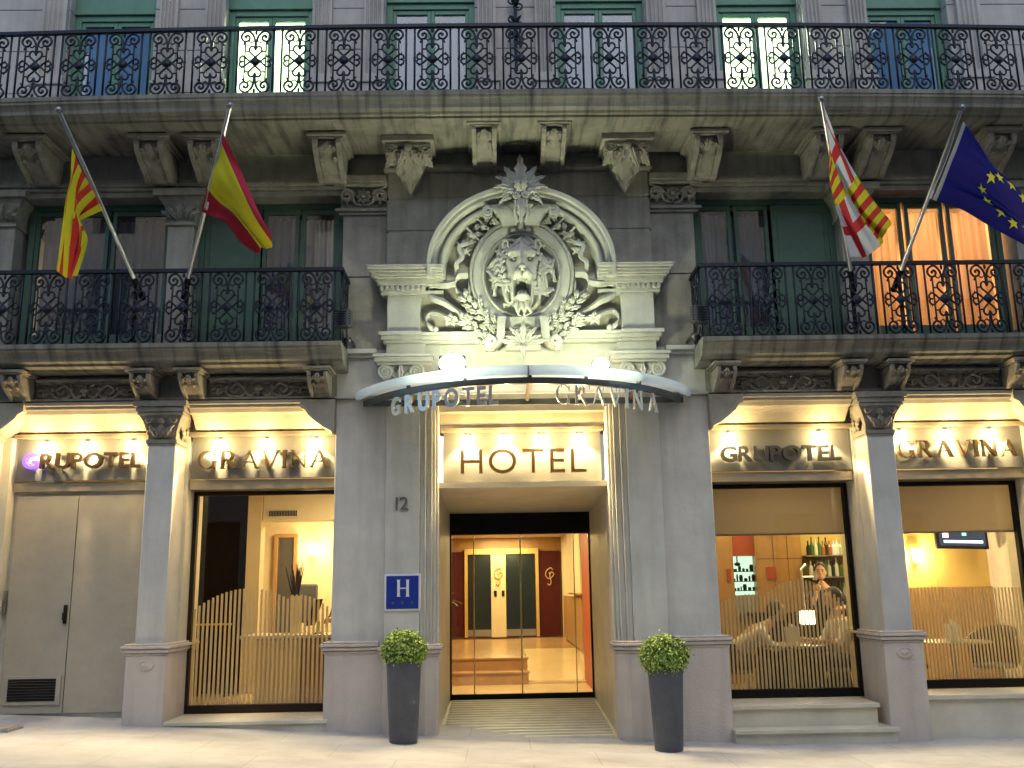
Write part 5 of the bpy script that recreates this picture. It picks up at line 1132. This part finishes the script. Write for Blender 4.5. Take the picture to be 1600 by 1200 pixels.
MB().box(.1,.64,-.010,-.007,.08,.115).xf(xf_).build('caption_strip','scrw',r); MB().box(.09,.17,-.010,-.007,.15,.24).xf(xf_).build('inset_picture','scrp',r); MB().box(.36,.42,-.010,-.007,.18,.34).box(.46,.54,-.010,-.007,.24,.34).xf(xf_).build('picture_area','scrt',r)
MB().box(.33,.39,.06,.3,.15,.25).xf(xf_).build('wall_arm','black',r)
sconce(5.55,3.12,2.12,'lamp blazing on the wall left of the television',30)
for (x,y,e) in ((2.9,1.6,26),(4.2,2.0,14),(5.4,1.5,18),(6.6,2.0,22),(4.9,4.0,20),(3.2,4.0,12)): light('cafe_lamp','AREA',(x,y,3.05),e*.50,(1.,.80,.38),None,.5,(x,y,0))
for x,lab in ((3.87,'small square lit lamp on the bar front, left one'),(4.60,'small square lit lamp on the bar front, right one')):
    r=thing('bar_lamp',(x,2.85,1.3),lab,'lamp','lit lamps at the bar'); MB().box(x-.09,x+.09,2.80,2.89,1.22,1.40).build('shade','lampshade',r,bevel=.01)
def table(x,y,lab,lab2,rr=.42):
    r=thing('cafe_table',(x,y,.30),lab,'table','round cafe tables'); MB().lathe([(0,.0),(rr-.01,0),(rr,.012),(rr-.01,.025),(0,.025)],(x,y,1.03),32).build('tabletop','steel',r,smooth='auto'); MB().tube([(x,y,.31),(x,y,1.03)],.03,10).build('column','chrome',r,smooth='auto'); MB().lathe([(0,0),(.22,0),(.22,.012),(.03,.03),(0,.03)],(x,y,.301),24).build('foot','steel',r,smooth='auto')
    c=thing('menu_holder',(x+.03,y,1.056),lab2,'menu holder','white menu holders'); MB().box(x-.05,x+.11,y-.05,y-.045,1.056,1.25).box(x-.05,x+.11,y+.045,y+.05,1.056,1.25).build('card','white',c); 
    for q in (0,1,2): MB().box(x-.0+q*.03,x+.015+q*.03,y-.03,y+.03,1.056,1.3-q*.02).build('leaflet','white',c)
table(3.2,1.45,'round grey cafe table between the two seated guests','white menu holder on the table between the guests'); table(5.18,1.5,'round grey cafe table in the far right window','white menu holder on the far right table',.45)
def chair(x,y,rz,lab):
    r=thing('cafe_chair',(x,y,.30),lab,'chair','tub chairs at the cafe tables')
    def X(p): return (x+p[0]*cos(rz)-p[1]*sin(rz),y+p[0]*sin(rz)+p[1]*cos(rz),p[2])
    MB().lathe([(0,0),(.24,0),(.25,.02),(.24,.04),(0,.04)],(0,0,.73),20).xf(lambda a,b,c:X((a,b,c))).build('seat','trouser',r,smooth='auto')
    rings=[]
    for i in range(15):
        a=R(-10+200*i/14); h=.30+.16*sin(R(180*i/14)); rings.append([X((.25*cos(a),.25*sin(a),.76)),X((.28*cos(a),.28*sin(a),.76+h)),X((.30*cos(a),.30*sin(a),.76+h)),X((.27*cos(a),.27*sin(a),.76))])
    MB().path(rings).build('backrest','greyletter',r,smooth='auto')
    for sx in (-1,1):
        for sy in (-1,1): MB().tube([X((sx*.15,sy*.15,.74)),X((sx*.24,sy*.24,.305))],.012,6).build('leg','chrome',r)
chair(4.72,1.75,R(60),'tub chair left of the far right table'); chair(5.72,1.6,R(-50),'tub chair right of the far right table'); chair(2.5,1.5,R(80),'tub chair under the guest in the white shirt'); chair(3.86,1.5,R(-80),'tub chair under the guest at the right of the table')
# ------------------------------------------------------------------ people
def skinmesh(name,pts,edges,mat,parent,root=0,sub=2):
    me=bpy.data.meshes.new(name); org=ORG[parent.name]
    me.from_pydata([(p[0]-org[0],p[1]-org[1],p[2]-org[2]) for p in pts],edges,[]); me.materials.append(M[mat]); o=bpy.data.objects.new(name,me); COL.objects.link(o); o.parent=parent
    o.modifiers.new('skin','SKIN'); 
    for i,p in enumerate(pts): 
        sv=me.skin_vertices[0].data[i]; r_=p[3]; sv.radius=(r_,r_*(p[4] if len(p)>4 else 1)); sv.use_root=(i==root)
    s_=o.modifiers.new('sub','SUBSURF'); s_.levels=sub; s_.render_levels=sub; o.modifiers['skin'].use_smooth_shade=True; return o
def chain(n): return [(i,i+1) for i in range(n-1)]
def head(parent,x,y,z,face,hair='hair'):
    """face: direction angle in xy-plane"""
    c,s=cos(face),sin(face)
    def X(a,b,d): return (x+a*c-b*s,y+a*s+b*c,z+d)   # a = forward
    m=MB().ell((0,0,0),.098,.078,.118,20,14); m.ell((.05,0,-.06),.05,.05,.055,12,8); m.ell((.098,0,-.015),.022,.016,.028,8,6); m.ell((.088,0,-.062),.014,.026,.008,8,5)
    for q in (-1,1): m.ell((0,q*.078,-.01),.018,.012,.03,8,6)
    m.xf(lambda a,b,d:X(a,b,d)); return m
def hairm(x,y,z,face):
    c,s=cos(face),sin(face); m=MB().ell((-.022,0,.028),.102,.088,.112,18,12); m.xf(lambda a,b,d:(x+a*c-b*s,y+a*s+b*c,z+d)); return m
def eyes(x,y,z,face):
    c,s=cos(face),sin(face); m=MB()
    for q in (-1,1): m.ell((.085,q*.03,.008),.012,.013,.009,8,6); m.ell((.088,q*.032,.032),.01,.02,.005,8,5)
    m.xf(lambda a,b,d:(x+a*c-b*s,y+a*s+b*c,z+d)); return m
def hand(parent,x,y,z,dx,dy,dz):
    d=Vector((dx,dy,dz)).normalized(); sd=d.cross(Vector((0,0,1))).normalized(); m=MB(); b=Vector((x,y,z))
    m.tube([b-d*.02,b+d*.03,b+d*.085],[.026,.038,.036],8,.5)
    for k,(o,l) in enumerate(((-.027,.065),(-.009,.078),(.009,.074),(.027,.058))):
        p=b+d*.08+sd*o; m.tube([p,p+d*l*.5-Vector((0,0,.006)),p+d*l-Vector((0,0,.024))],[.009,.0085,.006],6)
    p=b+d*.02+sd*.03; m.tube([p,p+sd*.025+d*.03,p+sd*.03+d*.06],[.011,.01,.007],6); return m
def person_sitting(name,x,y,seat,face,lab,shirt,trous,lean,vs=1.):
    r=thing('person',(x,y,.30),lab,'person')
    c,s=cos(face),sin(face)
    hp=seat+.12; l=lean
    def X(a,b,z,rd,k=1): return (x+a*c-b*s,y+a*s+b*c,hp+(z-hp)*vs if z>hp+.1 else z,rd,k)
    # legs+torso body (skin): one continuous figure
    pts=[X(0,0,hp,.13),X(l*.4,0,hp+.2,.12),X(l*.9,0,hp+.42,.13),X(l*1.15,0,hp+.52,.06),X(l*1.3,0,hp+.6,.055)]
    e=[(0,1),(1,2),(2,3),(3,4)]
    def addc(start,ch):
        prev=start
        for q in ch: pts.append(q); e.append((prev,len(pts)-1)); prev=len(pts)-1
    for q in (-1,1):
        addc(0,[X(.08,q*.10,hp-.01,.085),X(.42,q*.13,hp-.0,.062),X(.40,q*.13,hp-.32,.045),X(.38,q*.13,.37,.035),X(.50,q*.14,.335,.035)])
        addc(2,[X(l*.85,q*.19,hp+.42,.055),X(l*.9+.10,q*.24,hp+.20,.042),X(l+.33,q*.18,hp+.22,.03)])
    skinmesh('body',pts,e,'skin',r)
    # shirt
    pts=[X(0,0,hp+.03,.15),X(l*.4,0,hp+.2,.14),X(l*.9,0,hp+.41,.15),X(l*1.05,0,hp+.47,.085)]; e=[(0,1),(1,2),(2,3)]
    for q in (-1,1): addc(2,[X(l*.85,q*.19,hp+.42,.072),X(l*.9+.10,q*.24,hp+.20,.056),X(l*.95+.18,q*.22,hp+.205,.052)])
    skinmesh('shirt',pts,e,shirt,r)
    pts=[X(0,0,hp-.0,.145),X(0,0,hp+.08,.14)]; e=[(0,1)]
    for q in (-1,1): addc(0,[X(.08,q*.10,hp-.01,.10),X(.43,q*.13,hp-.0,.078),X(.40,q*.13,hp-.32,.062),X(.38,q*.13,.40,.055)])
    skinmesh('trousers',pts,e,trous,r)
    hx,hy,hz=X(l*1.42,0,hp+.72,1)[:3]
    head(r,hx,hy,hz,face).build('head','skin',r,smooth=True); hairm(hx,hy,hz,face).build('hair','hair',r,smooth=True); eyes(hx,hy,hz,face).build('eyes','hair',r,smooth=True)
    for q in (-1,1):
        a=X(l+.33,q*.18,hp+.22,1); hand(r,a[0],a[1],a[2],c,s,0).build('hand','skin',r,smooth=True)
        b=X(.50,q*.14,.335,1); m=MB().ell((0,0,0),.13,.05,.045,14,8).xf(lambda u,v,w_:(b[0]+u*c-v*s-.04*c,b[1]+u*s+v*c,b[2]+w_)); m.build('shoe','hair',r,smooth=True)
person_sitting('person',2.46,1.55,.74,R(-4),'person in white shirt and grey trousers leaning over the cafe table','shirtw','trouser',.44,.80)
person_sitting('person',3.92,1.55,.74,R(184),'person in a pale shirt sitting on the right of the cafe table','shirtw','shirtd',.10)
# barman
r=thing('person',(4.42,3.7,.3),'barman in a dark shirt resting his chin on one hand behind the bar','person')
x,y=4.42,3.72
pts=[(x,y,1.12,.14),(x-.01,y-.05,1.35,.14),(x-.03,y-.12,1.60,.14),(x-.07,y-.15,1.72,.06),(x-.09,y-.17,1.80,.055)]; e=[(0,1),(1,2),(2,3),(3,4)]
def addc(start,ch):
    prev=start
    for q_ in ch: pts.append(q_); e.append((prev,len(pts)-1)); prev=len(pts)-1
addc(2,[(x-.2,y-.12,1.60,.055),(x-.30,y-.32,1.42,.042),(x-.19,y-.30,1.66,.03)]); addc(2,[(x+.17,y-.12,1.60,.055),(x+.26,y-.25,1.43,.042),(x+.08,y-.42,1.41,.03)])
for q in (-1,1): addc(0,[(x+q*.1,y,1.05,.09),(x+q*.11,y,.7,.07),(x+q*.11,y,.34,.045)])
skinmesh('body',pts,e,'skin',r)
pts=[(x,y,1.14,.16),(x-.01,y-.05,1.35,.155),(x-.03,y-.12,1.60,.155),(x-.06,y-.14,1.69,.085)]; e=[(0,1),(1,2),(2,3)]
addc(2,[(x-.2,y-.12,1.60,.075),(x-.30,y-.32,1.42,.06),(x-.27,y-.315,1.48,.055)]); addc(2,[(x+.17,y-.12,1.60,.075),(x+.26,y-.25,1.43,.06),(x+.16,y-.35,1.42,.05)])
skinmesh('shirt',pts,e,'shirtd',r)
hx,hy,hz=x-.10,y-.22,1.92; fa=R(-110)
head(r,hx,hy,hz,fa).build('head','skin',r,smooth=True); hairm(hx,hy,hz,fa).build('hair','hair',r,smooth=True); eyes(hx,hy,hz,fa).build('eyes','hair',r,smooth=True)
hand(r,x-.19,y-.30,1.66,.25,-.05,1).build('hand','skin',r,smooth=True); hand(r,x+.08,y-.42,1.41,-1,-.3,0).build('hand','skin',r,smooth=True)
# receptionist, mostly hidden by the pier
r=thing('person',(-2.25,2.7,.4),'receptionist in dark jacket at right edge of reception window','person')
x,y=-2.2,2.75
pts=[(x,y,1.2,.14),(x-.0,y-.05,1.45,.14),(x-.02,y-.1,1.66,.14),(x-.03,y-.12,1.78,.06),(x-.03,y-.13,1.86,.055)]; e=[(0,1),(1,2),(2,3),(3,4)]
addc(2,[(x-.2,y-.1,1.66,.055),(x-.25,y-.28,1.42,.042),(x-.26,y-.52,1.40,.03)]); addc(2,[(x+.18,y-.1,1.66,.055),(x+.24,y-.2,1.42,.042),(x+.1,y-.4,1.36,.03)])
for q in (-1,1): addc(0,[(x+q*.1,y,1.1,.09),(x+q*.11,y,.8,.07),(x+q*.11,y,.44,.045)])
skinmesh('body',pts,e,'skin',r)
pts=[(x,y,1.22,.16),(x,y-.05,1.45,.155),(x-.02,y-.1,1.66,.155),(x-.03,y-.11,1.75,.085)]; e=[(0,1),(1,2),(2,3)]
addc(2,[(x-.2,y-.1,1.66,.075),(x-.25,y-.28,1.42,.06),(x-.26,y-.44,1.405,.05)]); addc(2,[(x+.18,y-.1,1.66,.075),(x+.24,y-.2,1.42,.06),(x+.14,y-.34,1.375,.05)])
skinmesh('jacket',pts,e,'shirtd',r)
head(r,x-.03,y-.16,1.99,R(-100)).build('head','skin',r,smooth=True); hairm(x-.03,y-.16,1.99,R(-100)).build('hair','hair',r,smooth=True); eyes(x-.03,y-.16,1.99,R(-100)).build('eyes','hair',r,smooth=True)
hand(r,x-.26,y-.52,1.40,-.3,-1,-.1).build('hand','skin',r,smooth=True)
# cables lying along the balcony edges
for pts,lab in (([(1.2,-.93,6.995),(1.0,-.97,6.99),(.5,-1.0,7.0),(-.2,-.99,6.99),(-.9,-.98,7.0),(-1.5,-.96,6.99),(-2.4,-.9,6.99)],'thin black cable lying along the edge of the top balcony'),([(-1.97,-.46,4.375),(-2.3,-.48,4.37),(-2.7,-.43,4.38),(-3.3,-.47,4.37),(-3.9,-.44,4.37)],'thin black cable along the edge of the left balcony'),([(1.97,-.46,4.375),(2.3,-.48,4.37),(2.7,-.43,4.38),(3.3,-.47,4.37),(3.9,-.44,4.37)],'thin black cable along the edge of the right balcony')):
    tag(MB().tube(bez(pts,8),.007,5).build('cable','black',smooth=True),lab,'cable')

# the building across the street (behind the camera), which shades the low sky
OB=thing('opposite_building',(0,-15,0),'plain stone building on the other side of the street','building')
mb=MB()
for k in range(-6,7):
    mb.box(k*3.2-1.0,k*3.2+1.0,-16,-15,0,14)
    for z in (0,3.9,7.4,10.9): mb.box(k*3.2+1.0,k*3.2+2.2,-16,-15.02,z-.2 if z else 0,z+1.0 if z else .3)
mb.box(-25,25,-16.2,-14.8,14,14.5); mb.build('wall','stone_up',OB)
mb=MB().box(-24,24,-15.6,-15.5,0,14); mb.build('window_glass','darkroom',OB)

for s,lab in ((-1,'plain stone building adjoining the hotel on the left'),(1,'plain stone building adjoining the hotel on the right')):
    NB=thing('neighbouring_building',(s*14,.1,0),lab,'building')
    mb=MB(); a_,b_=sorted((s*6.6,s*22))
    for z0,z1 in ((-.8,3.9),(3.93,6.9),(6.93,10.5)): mb.box(a_,b_,.12,8,z0,z1)
    mb.build('wall','stone_up',NB); mb=MB()
    for x in (8.2,10.8,13.4,16):
        for z0,z1 in ((.6,3.0),(4.5,6.3),(7.2,9.2)): mb=MB().box(s*x-.5,s*x+.5,.09,.119,z0,z1); mb.build('window','dchannel',NB)
